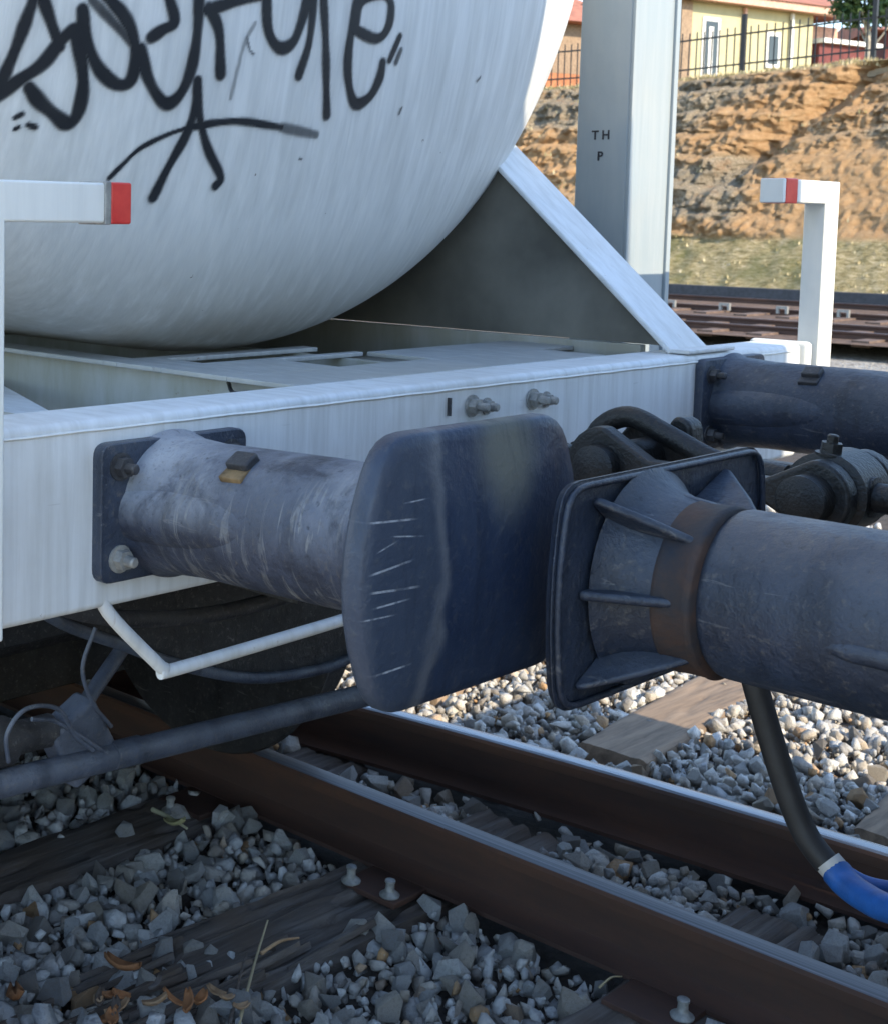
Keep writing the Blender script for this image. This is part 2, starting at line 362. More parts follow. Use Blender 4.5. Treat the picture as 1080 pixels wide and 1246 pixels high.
# ------------------------------------------------------------------ ground
def plane(name, x0, x1, y0, y1, z, mat, label=None):
    bm = bmesh.new(); bm.faces.new([bm.verts.new(p) for p in ((x0, y0, z), (x1, y0, z), (x1, y1, z), (x0, y1, z))])
    o = mesh_obj(name, bm, mat); o['kind'] = 'structure'; return o
plane('ground', -1200, 1200, -1200, 1200, -.30, M_ground)
# ballast bed: uneven sheet under the loose stones
nx, ny = 300, 150
gx = np.linspace(-14, 12, nx); gy = np.linspace(.9, 14, ny); X, Y = np.meshgrid(gx, gy)
def bedz(x, y): return -.215 + .035 * (fbm(x * 1.3, y * 1.3, 3., 3) - .5)
Z = bedz(X, Y) + .02 * (fbm(X * 9, Y * 9, 1., 3) - .5)
bed = fromgrid('ballast_bed', np.stack([X, Y, Z], -1), nx, ny, M_dirt, smooth=180); bed['kind'] = 'structure'

# ------------------------------------------------------------------ rails, sleepers
def rail_prof():
    h = [(-.07, -.160), (-.07, -.149), (-.02, -.138), (-.009, -.125), (-.009, -.045), (-.034, -.034), (-.036, -.010), (-.030, -.002), (-.018, 0)]
    return [(a, b) for a, b in h] + [(-a, b) for a, b in h[::-1]]
def rail(name, path, label, group=None, band=(7, 8, 9), dull=False):
    pr = rail_prof(); n = len(pr); bm = bmesh.new(); rings = []
    for i, p in enumerate(path):
        p = Vector(p); d = (Vector(path[min(i + 1, len(path) - 1)]) - Vector(path[max(i - 1, 0)])).normalized(); s = Vector((-d.y, d.x, 0))
        rings.append([bm.verts.new(p + s * a + Vector((0, 0, b))) for a, b in pr])
    for i in range(len(rings) - 1):
        for k in range(n):
            f = bm.faces.new((rings[i][k], rings[i][(k + 1) % n], rings[i + 1][(k + 1) % n], rings[i + 1][k]))
            if k in (7, 8, 9): f.material_index = 1 if k in band and not dull else 2
    bm.faces.new(rings[0][::-1]); bm.faces.new(rings[-1])
    o = mesh_obj(name, bm, [M_rail, M_railtop, M_raildull], None, smooth=40); o['kind'] = 'structure' if False else 'thing'
    return tag(o, label, 'rail', group)
xs = np.linspace(-16, 5, 85)
rail('running_rail', [(x, 2.90, 0) for x in xs], 'brown rusty rail running across the foreground in front of the splintered sleeper', None, (), True)
def divY(x): return 3.02 + .0 + (3.586 - 3.02) * (1 - math.exp(-(x + 4.2) / 1.35)) * 1.13 if x > -4.2 else 3.02 - 0.0
rail('diverging_rail', [(x, divY(x), 0) for x in xs if x > -4.1], 'curving rail behind the foreground rail with a thin bright polished edge', None, (9, 8))
rail('running_rail', [(x, 1.46, 0) for x in xs], 'nearest rail lying below the buffers at the bottom edge', None, (), True)

SLX = [-5.1, -4.35, -3.62, -2.88, -2.2, -1.47, -.72, .0, .75, 1.5]
def sleeper_mesh(xc, y0, y1, w, z, amp, seed):
    ny = int((y1 - y0) / .012); nxx = 20
    ys = np.linspace(y0, y1, ny); us = np.linspace(-1, 1, nxx); U, V = np.meshgrid(us, ys)
    cr = fbm(U * 7 + seed * 9, V * .9 + seed, seed, 4, .6); lat = fbm(U * 2 + seed, V * 1.2, 4.4, 3)
    crack = np.clip((.40 - np.abs(cr - .0 - .42) * 9), 0, 1) ** 1.5
    Zt = z + amp * (lat - .6) - amp * 2.2 * crack + amp * .5 * (fbm(U * 16 + seed, V * 3, 2., 3) - .5)
    edge = np.clip((np.abs(U) - .86) / .14, 0, 1); wv = w / 2 + .012 * (fbm(V * 3, V * 0 + seed, 7.7, 3) - .5)
    Zt = Zt - edge ** 2 * .16; Zt = Zt - np.clip((y0 + .03 - V) / .03, 0, 1) * .14 - np.clip((V - y1 + .03) / .03, 0, 1) * .14; XX = xc + U * wv + .006 * (fbm(U * 3, V * 4, 5., 2) - .5) * 2
    return np.stack([XX, V, Zt], -1), nxx, ny
def spots_for(i): return {2: [], 3: [2.655], 4: [2.70], 5: [2.76]}.get(i, [2.7])
SCREWS = {-2.88: [(-2.871, 2.66)], -2.2: [(-2.262, 2.715), (-2.150, 2.728)], -1.47: [(-1.404, 2.765)]}
def screw_bm(x, y, z):
    bm = bmesh.new(); lathe(bm, (x, y, z), (.06, -.04, 1), [(0, .024), (.004, .025), (.009, .019), (.014, .013), (.016, .0115), (.034, .0105), (.036, .013), (.041, .013), (.043, .009)], 18); return bm
labs = {-2.88: 'brown sleeper at the left edge with pale leaves and one rail screw on it', -2.2: 'dark rotten splintered sleeper with two rail screws side by side',
        -1.47: 'dark sleeper at the bottom edge right of the loose stones', -3.62: 'dim sleeper lying under the tank wagon behind the cross pipe'}
for i, x in enumerate(SLX):
    V, a, b = sleeper_mesh(x, 1.02 if x != -2.2 else 1.93, 3.42, .25 if x != -2.2 else .31, -.158, .026 if x != -2.2 else .060, i + 1)
    if x == -2.2:
        yy_ = V[..., 1]; xx_ = V[..., 0]
        end = 1.95 + .35 * (fbm((xx_ - x) * 22, yy_ * 0, 3.1, 3)); fade = np.clip((end - yy_) / .25, 0, 1); V[..., 2] -= fade * .09
        V[..., 0] += (2.75 - yy_).clip(0) * -.06
    o = fromgrid('sleeper', V, a, b, M_wood, smooth=50)
    if x == -2.2:
        for k in range(34):
            y1_ = rnd.uniform(2.05, 2.62); L_ = rnd.uniform(.18, .42); xc_ = x - (2.75 - y1_) * .06 + rnd.uniform(-.13, .13); zz_ = -.170 + rnd.uniform(-.006, .016); w_ = rnd.uniform(.006, .017); h_ = rnd.uniform(.008, .02); dx_ = rnd.uniform(-.03, .03) + L_ * .06
            bm = bmesh.new(); prism(bm, [(xc_ - w_, y1_, zz_), (xc_ + w_, y1_, zz_), (xc_ + w_ * .5, y1_, zz_ + h_), (xc_ - w_ * .7, y1_, zz_ + h_ * .8)], (-dx_, -L_, rnd.uniform(-.02, .004)))
            for v_ in bm.verts:
                if v_.co.y < y1_ - L_ * .9: v_.co.x = xc_ - dx_ + (v_.co.x - xc_ + dx_) * .25; v_.co.z -= h_ * .5
            mesh_obj('splinter', bm, M_wood, o, bevel=0)
    tag(o, labs.get(x, 'dark timber sleeper hidden mostly under the wagons'), 'sleeper', 'timber sleepers under the track', 'thing')
    mesh_obj('baseplate', B((x - .085, 2.70, -.166), (x + .085, 3.09, -.1505)), M_rail, o, bevel=.003)
    for (sx, sy) in SCREWS.get(x, [(x, 2.75)]):
        s = mesh_obj('rail_screw', screw_bm(sx, sy, -.150), M_galv, o, smooth=50)
# long timbers beyond the diverging rail, sandy on top
for i, x in enumerate((-3.95, -3.15, -2.36, -1.50, -.7)):
    V, a, b = sleeper_mesh(x, 4.0, 5.6, .27, -.150, .010, i + 21); V[..., 0] += (V[..., 1] - 4.4) * -.10
    o = fromgrid('turnout_timber', V, a, b, M_wood2, smooth=50)
    tag(o, {-2.36: 'sandy brown timber half in sunlight behind the black hose', -1.50: 'sandy brown timber at the right edge beyond the polished rail'}.get(x, 'sandy brown timber mostly hidden behind the buffers'), 'sleeper', 'sandy timbers beyond the rails', 'thing')

# ------------------------------------------------------------------ ballast stones
def hull(seed, k=15, flat=.75):
    r = random.Random(seed); bm = bmesh.new()
    for _ in range(k):
        v = Vector((r.gauss(0, 1), r.gauss(0, 1), r.gauss(0, 1))).normalized() * r.uniform(.82, 1.05); v.z *= flat; v.y *= .85; bm.verts.new(v * .5)
    bmesh.ops.convex_hull(bm, input=bm.verts)
    for v in [v for v in bm.verts if not v.link_faces]: bm.verts.remove(v)
    bmesh.ops.triangulate(bm, faces=bm.faces)
    me = bpy.data.meshes.new('stone'); bm.to_mesh(me); bm.free(); return me
protos = [hull(100 + i, rnd.choice((9, 11, 13, 15)), rnd.uniform(.6, .95)) for i in range(24)]
near_protos = []
for i in range(18):                                     # nearer stones get chipped, slightly worn edges
    me = hull(300 + i, rnd.choice((10, 12, 14, 16)), rnd.uniform(.6, .95)); bm = bmesh.new(); bm.from_mesh(me)
    bmesh.ops.dissolve_limit(bm, angle_limit=R(14), verts=bm.verts, edges=bm.edges)
    bmesh.ops.bevel(bm, geom=bm.edges[:], offset=.012, segments=1, profile=.6, affect='EDGES', clamp_overlap=True)
    bmesh.ops.triangulate(bm, faces=bm.faces); bm.to_mesh(me); bm.free(); me.materials.append(M_stone1); near_protos.append(me)
PV = []; 
for me in protos:
    v = np.zeros(len(me.vertices) * 3, np.float32); me.vertices.foreach_get('co', v); f = np.array([tuple(p.vertices) for p in me.polygons], np.int32); PV.append((v.reshape(-1, 3), f))
C0 = np.array([0, 0, CH]); FW = np.array(FWD); RG = np.array(RGT); UV = np.array(UPV)
def blocked(x, y):
    if abs(y - 2.90) < .085 or abs(y - 1.46) < .085: return True
    if x > -4.1 and abs(y - divY(x)) < .08: return True
    if y > 4.0 and y < 5.6:
        for xc in (-3.95, -3.15, -2.36, -1.50, -.7):
            if abs(x - (xc - (y - 4.4) * .10)) < .12 and rnd.random() < .93: return True
    if 1.02 < y < 3.42:
        for xc in SLX:
            if xc == -2.2:
                if y > 2.05 + .25 * float(vn(x * 22, 0, 3.1)) and abs(x - (xc - max(0, 2.75 - y) * .06)) < .135: return rnd.random() < .97
            elif abs(x - xc) < .115 and rnd.random() < .96: return True
    return False
stones = []
def scatter(x0, x1, y0, y1, cell, size, layers):
    for L in range(layers):
        nxx = int((x1 - x0) / cell); nyy = int((y1 - y0) / cell)
        for i in range(nxx):
            for j in range(nyy):
                x = x0 + (i + rnd.random()) * cell; y = y0 + (j + rnd.random()) * cell
                if blocked(x, y): continue
                s = size * min(1.35, .5 + rnd.expovariate(2.6)) * (1.25 if rnd.random() < .06 else 1)
                z = float(-.212 + .035 * (vn(x * 1.3, y * 1.3, 3.) - .5)) + L * size * .42 + s * .12 + rnd.uniform(-.012, .012)
                if y > 4.0: z += .012
                stones.append((x, y, z, s, L))
scatter(-3.6, -1.0, 1.45, 3.0, .050, .068, 2)      # between the rails, foreground
scatter(-4.2, -.7, 3.0, 3.75, .052, .066, 2)
scatter(-4.6, -.9, 3.6, 6.4, .046, .056, 2)
scatter(-3.5, -1.0, 1.5, 4.9, .042, .030, 2)
scatter(-9, -3.6, 1.4, 6.4, .10, .075, 1)
scatter(-4.8, -.5, 6.4, 8.5, .09, .08, 1)
P = np.array([s[:3] for s in stones]); q = P - C0; dep = q @ FW
u = PPX + FPX * (q @ RG) / dep; v = PPY - FPX * (q @ UV) / dep
size_px = FPX * np.array([s[3] for s in stones]) / dep; top = np.array([s[4] for s in stones])
vis = (u > -5) & (u < 1085) & (v < 1250) & (dep > .5)
# what hides the ground: the underframe, buffers and rails in front of it
hid = (v < 830) | ((u < 640) & (v < 880) & (u > 0)) | ((u < 500) & (v < 900)) | ((u < 120) & (v < 950))
score = np.where(vis & ~hid & (top >= 1), size_px + 4 * rng.random(len(u)), 0)
order = np.argsort(-score)[:300]; single = set(order.tolist())
for i in order:
    x, y, z, s, L = stones[i]
    o = bpy.data.objects.new('stone', near_protos[i % len(near_protos)]); link(o, bed); o.location = (x, y, z)
    o.rotation_euler = (rnd.uniform(0, 6.28), rnd.uniform(0, 6.28), rnd.uniform(0, 6.28)); k = s * rnd.uniform(1.0, 1.15); o.scale = (k * rnd.uniform(.8, 1.25), k * rnd.uniform(.8, 1.1), k)
vs_, fs_, tt_ = [], [], []; off = 0
for i, (x, y, z, s, L) in enumerate(stones):
    if i in single: continue
    pv, pf = PV[rnd.randrange(len(PV))]
    m = np.array(Euler((rnd.uniform(0, 6.28), rnd.uniform(0, 6.28), rnd.uniform(0, 6.28))).to_matrix(), np.float32)
    vs_.append((pv * s * np.array([rnd.uniform(.8, 1.25), rnd.uniform(.8, 1.1), 1], np.float32)) @ m.T + np.array([x, y, z], np.float32)); fs_.append(pf + off); off += len(pv)
    tt_.append(np.full(len(pv), rnd.random(), np.float32))
Vv = np.concatenate(vs_); Ff = np.concatenate(fs_); Tt = np.concatenate(tt_)
me = bpy.data.meshes.new('ballast_gravel'); me.vertices.add(len(Vv)); me.vertices.foreach_set('co', Vv.ravel()); me.loops.add(Ff.size); me.loops.foreach_set('vertex_index', Ff.ravel())
me.polygons.add(len(Ff)); me.polygons.foreach_set('loop_start', np.arange(0, Ff.size, 3, dtype=np.int32)); me.update(calc_edges=True)
at = me.attributes.new('tint', 'FLOAT', 'POINT'); at.data.foreach_set('value', Tt)
g = finish('ballast_gravel', me, M_stoneN); tag(g, 'grey and brown crushed stone ballast spread between the rails', None, None, 'stuff')
print('stones', len(stones), 'tris', len(Ff))

# ------------------------------------------------------------------ far tracks
for k, (y, lab) in enumerate(((20.9, 'nearest of the far rails below the cutting'), (22.4, 'second far rail, rusty, below the cutting'), (25.4, 'third far rail, in front of the dark rail under the grass'), (28.6, 'farthest dark rail at the foot of the dry grass slope'))):
    rail('far_rail', [(x, y, .03) for x in (-90, -50, -20, -5, 30)], lab, 'rails of the tracks beyond', (7, 8, 9))
bm = bmesh.new(); box(bm, (-60, 28.95, -.3), (30, 29.2, .22)); 
o = mesh_obj('cable_trough', bm, plain('dark_concrete', (.05, .052, .06), .7)); tag(o, 'long low dark concrete cable trough along the foot of the grass slope', 'trough', None, 'thing')
t = NT('brown_ballast'); c = t.ramp(t.noise(9, 6, .7), [(.3, (.08, .05, .035)), (.7, (.24, .15, .10))]); M_bb = t.out(c, .9, t.bump(t.noise(20, 5, .7), 1., .05))
o = plane('far_trackbed', -90, 40, 20.0, 31.5, -.08, M_bb)
M_fslp = plain('far_sleeper_wood', (.15, .10, .075), .9)
sm = None
for tr, y0, y1 in ((0, 20.3, 23.0), (1, 24.6, 27.0)):
    for i in range(34):
        x = -30 + i * .75
        if sm is None:
            bm = bmesh.new(); box(bm, (-.12, -1.3, -.09), (.12, 1.3, .0)); sm = bpy.data.meshes.new('far_sleeper'); bm.to_mesh(sm); bm.free(); sm.materials.append(M_fslp)
        o = bpy.data.objects.new('far_sleeper', sm); link(o); o.location = (x, (y0 + y1) / 2, -.05 + .0)
        tag(o, ('weathered sleeper of the nearer far track' if tr == 0 else 'weathered sleeper of the farther far track'), 'sleeper', ('sleepers of the nearer far track' if tr == 0 else 'sleepers of the farther far track'), 'thing')
# rail clips seen on the far rails
cm = None
for i in range(14):
    if cm is None:
        bm = bmesh.new(); box(bm, (-.10, -.03, 0), (-.06, .03, .13)); box(bm, (.06, -.03, 0), (.10, .03, .13)); box(bm, (-.0599, -.03, .09), (.0599, .03, .13)); cm = bpy.data.meshes.new('rail_anchor'); bm.to_mesh(cm); bm.free(); cm.materials.append(M_galv)
    o = bpy.data.objects.new('rail_anchor', cm); link(o); o.location = (-19 + i * 1.06, 25.2, -.04); tag(o, 'small pale metal anchor clipped beside a far rail', 'rail anchor', 'pale anchors along the far rail', 'thing')

# ------------------------------------------------------------------ cutting
# profile (distance behind foot, height): grass apron, rock face, lip, plateau
xs = np.concatenate([np.linspace(-260, -40, 30)[:-1], np.linspace(-40, -31, 40)[:-1], np.linspace(-31, -10, 480), np.linspace(-10, 5, 60)[1:], np.linspace(5, 200, 25)[1:]])
pt = np.array([(0, -.12), (.6, .12), (1.6, .95), (2.0, 1.2), (3.0, 2.3), (4.0, 3.25), (5.0, 4.15), (5.9, 4.95), (6.6, 5.42), (7.2, 5.58), (8.2, 5.6), (12, 5.7), (30, 5.9), (200, 7)])
ts = np.concatenate([np.linspace(0, 7.4, 210), np.linspace(7.45, 12, 20), np.array([16, 30, 80, 200])])
zz = np.interp(ts, pt[:, 0], pt[:, 1])
X, T_ = np.meshgrid(xs, ts); Zb = np.repeat(zz[:, None], len(xs), 1)
lipup = np.interp(X, [-28, -21.4, -15.5], [0, .0, .22]); Zb = Zb + lipup * np.clip((T_ - 6.0) / 1, 0, 1)
rockm = np.clip((T_ - 1.9) / .25, 0, 1) * np.clip((7.1 - T_) / .5, 0, 1)
wx = X * 1.0 + 1.2 * fbm(X * .25, Zb * .25, 1., 3); lay = Zb * 1.5 + 2.2 * fbm(X * .22, Zb * .5, 8., 3) + X * .06
ledge = (lay - np.floor(lay)); ledge = np.where(ledge < .7, ledge / .7, (1 - ledge) / .3)
rid = 1 - np.abs(2 * fbm(X * 1.5, Zb * 2.4, 2., 5, .6) - 1)
blk = fbm(np.floor(X * 2.3 + 1.5 * fbm(X * .8, Zb * .8, 4., 2)) * 3.7, np.floor(lay * 2) * 5.1, 1., 1)
gul = np.exp(-((X - (-17.6 + (Zb - 3) * .75)) / .5) ** 2)                 # slanting gully on the right
dy = rockm * (.26 * (ledge - .5) + .42 * (rid - .75) + .26 * (blk - .5) + .22 * (fbm(X * 4, Zb * 4, 3., 4) - .5) + .34 * (fbm(X * 8, Zb * 10, 6., 3) - .5) - 1.0 * gul * np.clip((Zb - 2) / 1.2, 0, 1))
big = 1.3 * (fbm(X * .16, Zb * .1, 6., 3) - .5)
smoothr = np.clip((X + 17.0) / 1.5, 0, 1) * np.clip((3.9 - Zb) / .8, 0, 1)        # bare smooth clay on the right
dy = dy * (1 - .65 * smoothr)
Yb = 31.6 + T_ - dy * 1.0 - big * rockm + .12 * (fbm(X * 3, T_ * 3, 2.2, 4) - .5)
Zb2 = Zb + (1 - rockm) * .16 * (fbm(X * 2.5, T_ * 2.5, 5., 4) - .5) + rockm * .12 * (fbm(X * 3, T_ * 5, 9., 3) - .5)
rock = rockm * np.clip(1.25 - smoothr * 1.4, 0, 1) * np.clip((fbm(X * .5 + 3, Zb * .8, 7.7, 3) - .40) / .14, 0, 1)
grass = np.clip(1 - rockm * 1.3 + .0, 0, 1)
xl = np.clip((-21.2 - X) / 1.2, 0, 1); rock = rock * (1 - .85 * xl * np.clip((3.6 - Zb) / .6, 0, 1))
t = NT('cutting_face'); a_r = t.attr('rock'); a_g = t.attr('grass')
n1 = t.noise(2.2, 7, .7); n2 = t.noise(9, 7, .7); n3 = t.noise(1.1, 4, .5, t.mp((.25, .25, 3)))
clay = t.ramp(t.noise(5, 8, .8), [(.3, (.55, .29, .12)), (.55, (.70, .43, .21)), (.75, (.76, .55, .33))])
nf = t.noise(15, 9, .85); rk = t.ramp(nf, [(.33, (.16, .12, .08)), (.44, (.34, .26, .17)), (.53, (.52, .41, .27)), (.64, (.72, .58, .41))]); rk = t.mix(t.ramp(n3, [(.42, 0.), (.64, .5)]), rk, (.27, .23, .17))
rk = t.mix(t.ramp(n1, [(.55, 0.), (.7, .6)]), rk, (.50, .26, .12))
c = t.mix(a_r, clay, rk)
gr = t.ramp(t.noise(9, 8, .8, t.mp((.55, 1, 1.6))), [(.36, (.17, .14, .05)), (.46, (.44, .34, .15)), (.53, (.58, .46, .24)), (.62, (.78, .64, .40))]); gr = t.mix(t.ramp(t.noise(.9, 4), [(.48, 0.), (.6, .6)]), gr, (.15, .17, .05))
c = t.mix(a_g, c, gr)
M_cut = t.out(c, .92, t.bump(nf, 1., .10, t.bump(t.noise(34, 6, .8), 1., .05)))
bank = fromgrid('cutting_bank', np.stack([X, Yb, Zb2], -1), len(xs), len(ts), M_cut, smooth=180, attrs={'rock': rock, 'grass': grass}); bank['kind'] = 'structure'

# dry grass: tufts on the apron and the lip, as one uncountable mass
def tufts(name, pts, h, mat, label, blades=5):
    V = []; F = []; T = []
    for (x, y, z) in pts:
        for b in range(blades):
            a = rnd.uniform(0, 6.28); l = h * rnd.uniform(.5, 1.2); w = .02 * rnd.uniform(.7, 1.4); ln = rnd.uniform(.1, .6) * l; dx, dy_ = math.cos(a), math.sin(a)
            k = len(V); ox, oy = rnd.uniform(-.09, .09), rnd.uniform(-.09, .09)
            V += [(x + ox - dy_ * w, y + oy + dx * w, z - .03), (x + ox + dy_ * w, y + oy - dx * w, z - .03), (x + ox + dx * ln, y + oy + dy_ * ln, z + l)]; F.append((k, k + 1, k + 2)); T += [rnd.random()] * 3
    me = bpy.data.meshes.new(name); me.from_pydata(V, [], F); at = me.attributes.new('tint', 'FLOAT', 'POINT'); at.data.foreach_set('value', np.array(T, np.float32))
    return tag(finish(name, me, mat), label, None, None, 'stuff')
t = NT('dry_grass'); M_grass = t.out(t.ramp(t.attr('tint'), [(0., (.22, .20, .08)), (.3, (.40, .32, .15)), (.6, (.58, .46, .25)), (1., (.68, .57, .36))]), .8)
pts = []
for _ in range(250):
    i = rnd.randrange(79, 549); j = rnd.randrange(4, 60); pts.append((float(X[j, i]), float(Yb[j, i]), float(Zb2[j, i])))
tufts('dry_grass', pts, .05, M_grass, 'yellow dry grass on the slope at the foot of the cutting')
pts = []
for _ in range(700):
    i = rnd.randrange(79, 549); j = rnd.randrange(194, 216); pts.append((float(X[j, i]), float(Yb[j, i]), float(Zb2[j, i])))
for _ in range(200):
    i = rnd.randrange(79, 549); j = rnd.randrange(58, 190)
    if fbm(X[j, i] * .9, Zb[j, i] * 1.4, 4.1, 2) > .55: pts.append((float(X[j, i]), float(Yb[j, i]), float(Zb2[j, i])))
tufts('bank_top_grass', pts, .09, M_grass, 'dry grass hanging over the top lip of the cutting')

# ------------------------------------------------------------------ fence on the bank
M_fence = plain('black_fence_paint', (.02, .018, .018), .5)
def lipz(x): return 5.56 + np.interp(x, [-28, -21.4, -15.5], [0, 0, .22])
fence = tag(empty('palisade_fence', (-21, 39.2, 5.6)), 'black steel palisade fence along the top of the cutting', 'fence', None, 'thing')
bars = None
def local_box(name, sx, sy, sz, mat):
    bm = bmesh.new(); box(bm, (-sx / 2, -sy / 2, 0), (sx / 2, sy / 2, sz)); me = bpy.data.meshes.new(name); bm.to_mesh(me); bm.free(); me.materials.append(mat); return me
pm = local_box('paling', .03, .02, 1.30, M_fence); pp = local_box('post', .11, .11, 1.72, M_fence)
for i in range(86):
    x = -31 + i * .225; o = bpy.data.objects.new('paling', pm); link(o, fence); o.location = Vector((x, 39.2, lipz(x) + .05 + rnd.uniform(-.015, .015))) - fence.location; o.rotation_euler.y = rnd.uniform(-.01, .01)
for i in range(7):
    x = -26.45 + i * 3.5
    o = bpy.data.objects.new('post', pp); link(o, fence); o.location = Vector((x, 39.12, lipz(x) - .05)) - fence.location
for dz in (.30, 1.12):
    bm = bmesh.new(); prev = None
    for a, b in ((-31.2, -21.4), (-21.4, -15.5), (-15.5, -11.7)):
        za, zb_ = float(lipz(a)) + dz, float(lipz(b)) + dz
        prism(bm, [(a, 39.18, za), (b, 39.18, zb_), (b, 39.18, zb_ + .045), (a, 39.18, za + .045)], (0, -.03, 0))
    mesh_obj('fence_rail', bm, M_fence, fence)
# low kerb that the fence stands on
bm = bmesh.new(); prism(bm, [(-42, 39.05, 5.3), (-21.4, 39.05, 5.3), (-8, 39.05, 5.5), (-8, 39.05, 5.84), (-21.4, 39.05, 5.63), (-42, 39.05, 5.6)], (0, .35, 0))
o = mesh_obj('fence_kerb', bm, plain('tan_concrete', (.40, .33, .23), .9, 0, .3, 4, .6, .02)); tag(o, 'low tan concrete kerb under the palisade fence', 'kerb', None, 'thing')

# ------------------------------------------------------------------ houses
M_yel = plain('yellow_wall', (.47, .43, .26), .85, 0, .08, 3, .2, .01); M_fascia = plain('pink_fascia', (.60, .36, .27), .7); M_roof = plain('red_roof_tiles', (.38, .15, .09), .8, 0, .3, 3)
M_redw = plain('dark_red_wall', (.15, .038, .035), .8, 0, .25, 4); M_brk = plain('orange_brick', (.42, .17, .08), .85, 0, .3, 8); M_wfr = plain('white_frame', (.72, .70, .66), .5)
t = NT('dark_glass'); M_glass = t.out((.03, .035, .04), .12, None, 0, .6)
M_brown = plain('brown_wall', (.30, .21, .14), .85)
def house(name, S0, D, L, depth, z0, z1, wall, label, cat='house'):
    """S0 = near bottom corner of the street side, D = direction of the facade, the house lies behind it (normal N = D turned right)"""
    h = tag(empty(name, (S0[0], S0[1], z0)), label, cat, None, 'thing'); D = Vector((D[0], D[1], 0)).normalized(); N = Vector((D.y, -D.x, 0)); S0 = Vector((S0[0], S0[1], 0))
    def P(l, n, z): return S0 + D * l + N * n + Vector((0, 0, z))
    def pbox(nm, l0, l1, n0, n1, a, b, mat, par=None):
        bm = bmesh.new(); prism(bm, [P(l0, n0, a), P(l1, n0, a), P(l1, n1, a), P(l0, n1, a)], (0, 0, b - a)); return mesh_obj(nm, bm, mat, par or h)
    pbox('wall', 0, L, 0, -depth, z0, z1, wall); return h, P, pbox
hy, P, pb = house('yellow_house', (-23.2, 42.5), (.23, .973), 6.2, 3.1, 4.9, 8.55, M_yel, 'yellow rendered house with pink fascia behind the palisade fence')
pb('fascia', -.5, 9.2, .52, .40, 8.42, 8.66, M_fascia); 
bm = bmesh.new(); prism(bm, [P(-.6, .6, 8.66), P(-.6, -1.6, 9.4), P(-.6, -3.7, 8.66)], P(9.3, 0, 0) - P(-.6, 0, 0)); mesh_obj('roof', bm, M_roof, hy)
pb('soffit', -.5, 9.2, .40, .003, 8.46, 8.50, M_fascia)
pb('shaded_wall_strip', -.02, .45, .06, .003, 4.9, 8.42, M_brown)  # brown strip: shade of the end wall put into colour
for (l0, l1, a, b, nm) in ((.95, 1.75, 5.4, 8.0, 'door'), (3.9, 4.6, 6.6, 7.75, 'window')):
    w = pb(nm, l0, l1, .05, .004, a, b, M_wfr); pb('pane', l0 + .13, l1 - .13, .07, .051, a + .13, b - .13, M_glass, w)
pb('curtain', 1.2, 1.4, .085, .072, 5.7, 7.7, M_wfr, hy)
pb('downpipe', 2.75, 2.85, .14, .05, 5, 8.4, M_fascia); pb('downpipe', 5.0, 5.1, .14, .05, 5, 8.4, M_wfr)
h2, P, pb = house('red_lean_to', (-21.6, 48.7), (.23, .973), 2.9, 3, 4.9, 7.55, M_redw, 'dark red lean-to wall at the far end of the yellow house')
pb('gable_wall', 0, 2.9, -1.5, -3, 7.701, 8.40, M_fascia)
pb('roof_edge', -.05, 3.0, .2, -3, 7.551, 7.70, M_wfr)
h3, P, pb = house('red_brick_house', (-34.5, 45), (.3, .95), 9, 8, 4.7, 7.4, M_brk, 'orange brick house with red roof between tank and steel column')
pb('upper_wall', 0, 9, .01, -8, 7.4, 9.35, M_brown); bm = bmesh.new(); prism(bm, [P(-.6, .8, 9.35), P(-.6, -4, 11.2), P(-.6, -8.6, 9.35)], P(9.6, 0, 0) - P(-.6, 0, 0)); mesh_obj('roof', bm, M_roof, h3)
h4, P, pb = house('maroon_house', (-21.2, 53), (.80, .60), 14, 7, 4.8, 8.3, M_redw, 'maroon building with brown roof behind the pale tree trunk')
bm = bmesh.new(); prism(bm, [P(-.6, .6, 8.3), P(-.6, -3.5, 8.9), P(-.6, -7.6, 8.3)], P(14.6, 0, 0) - P(-.6, 0, 0)); mesh_obj('roof', bm, M_roof, h4)

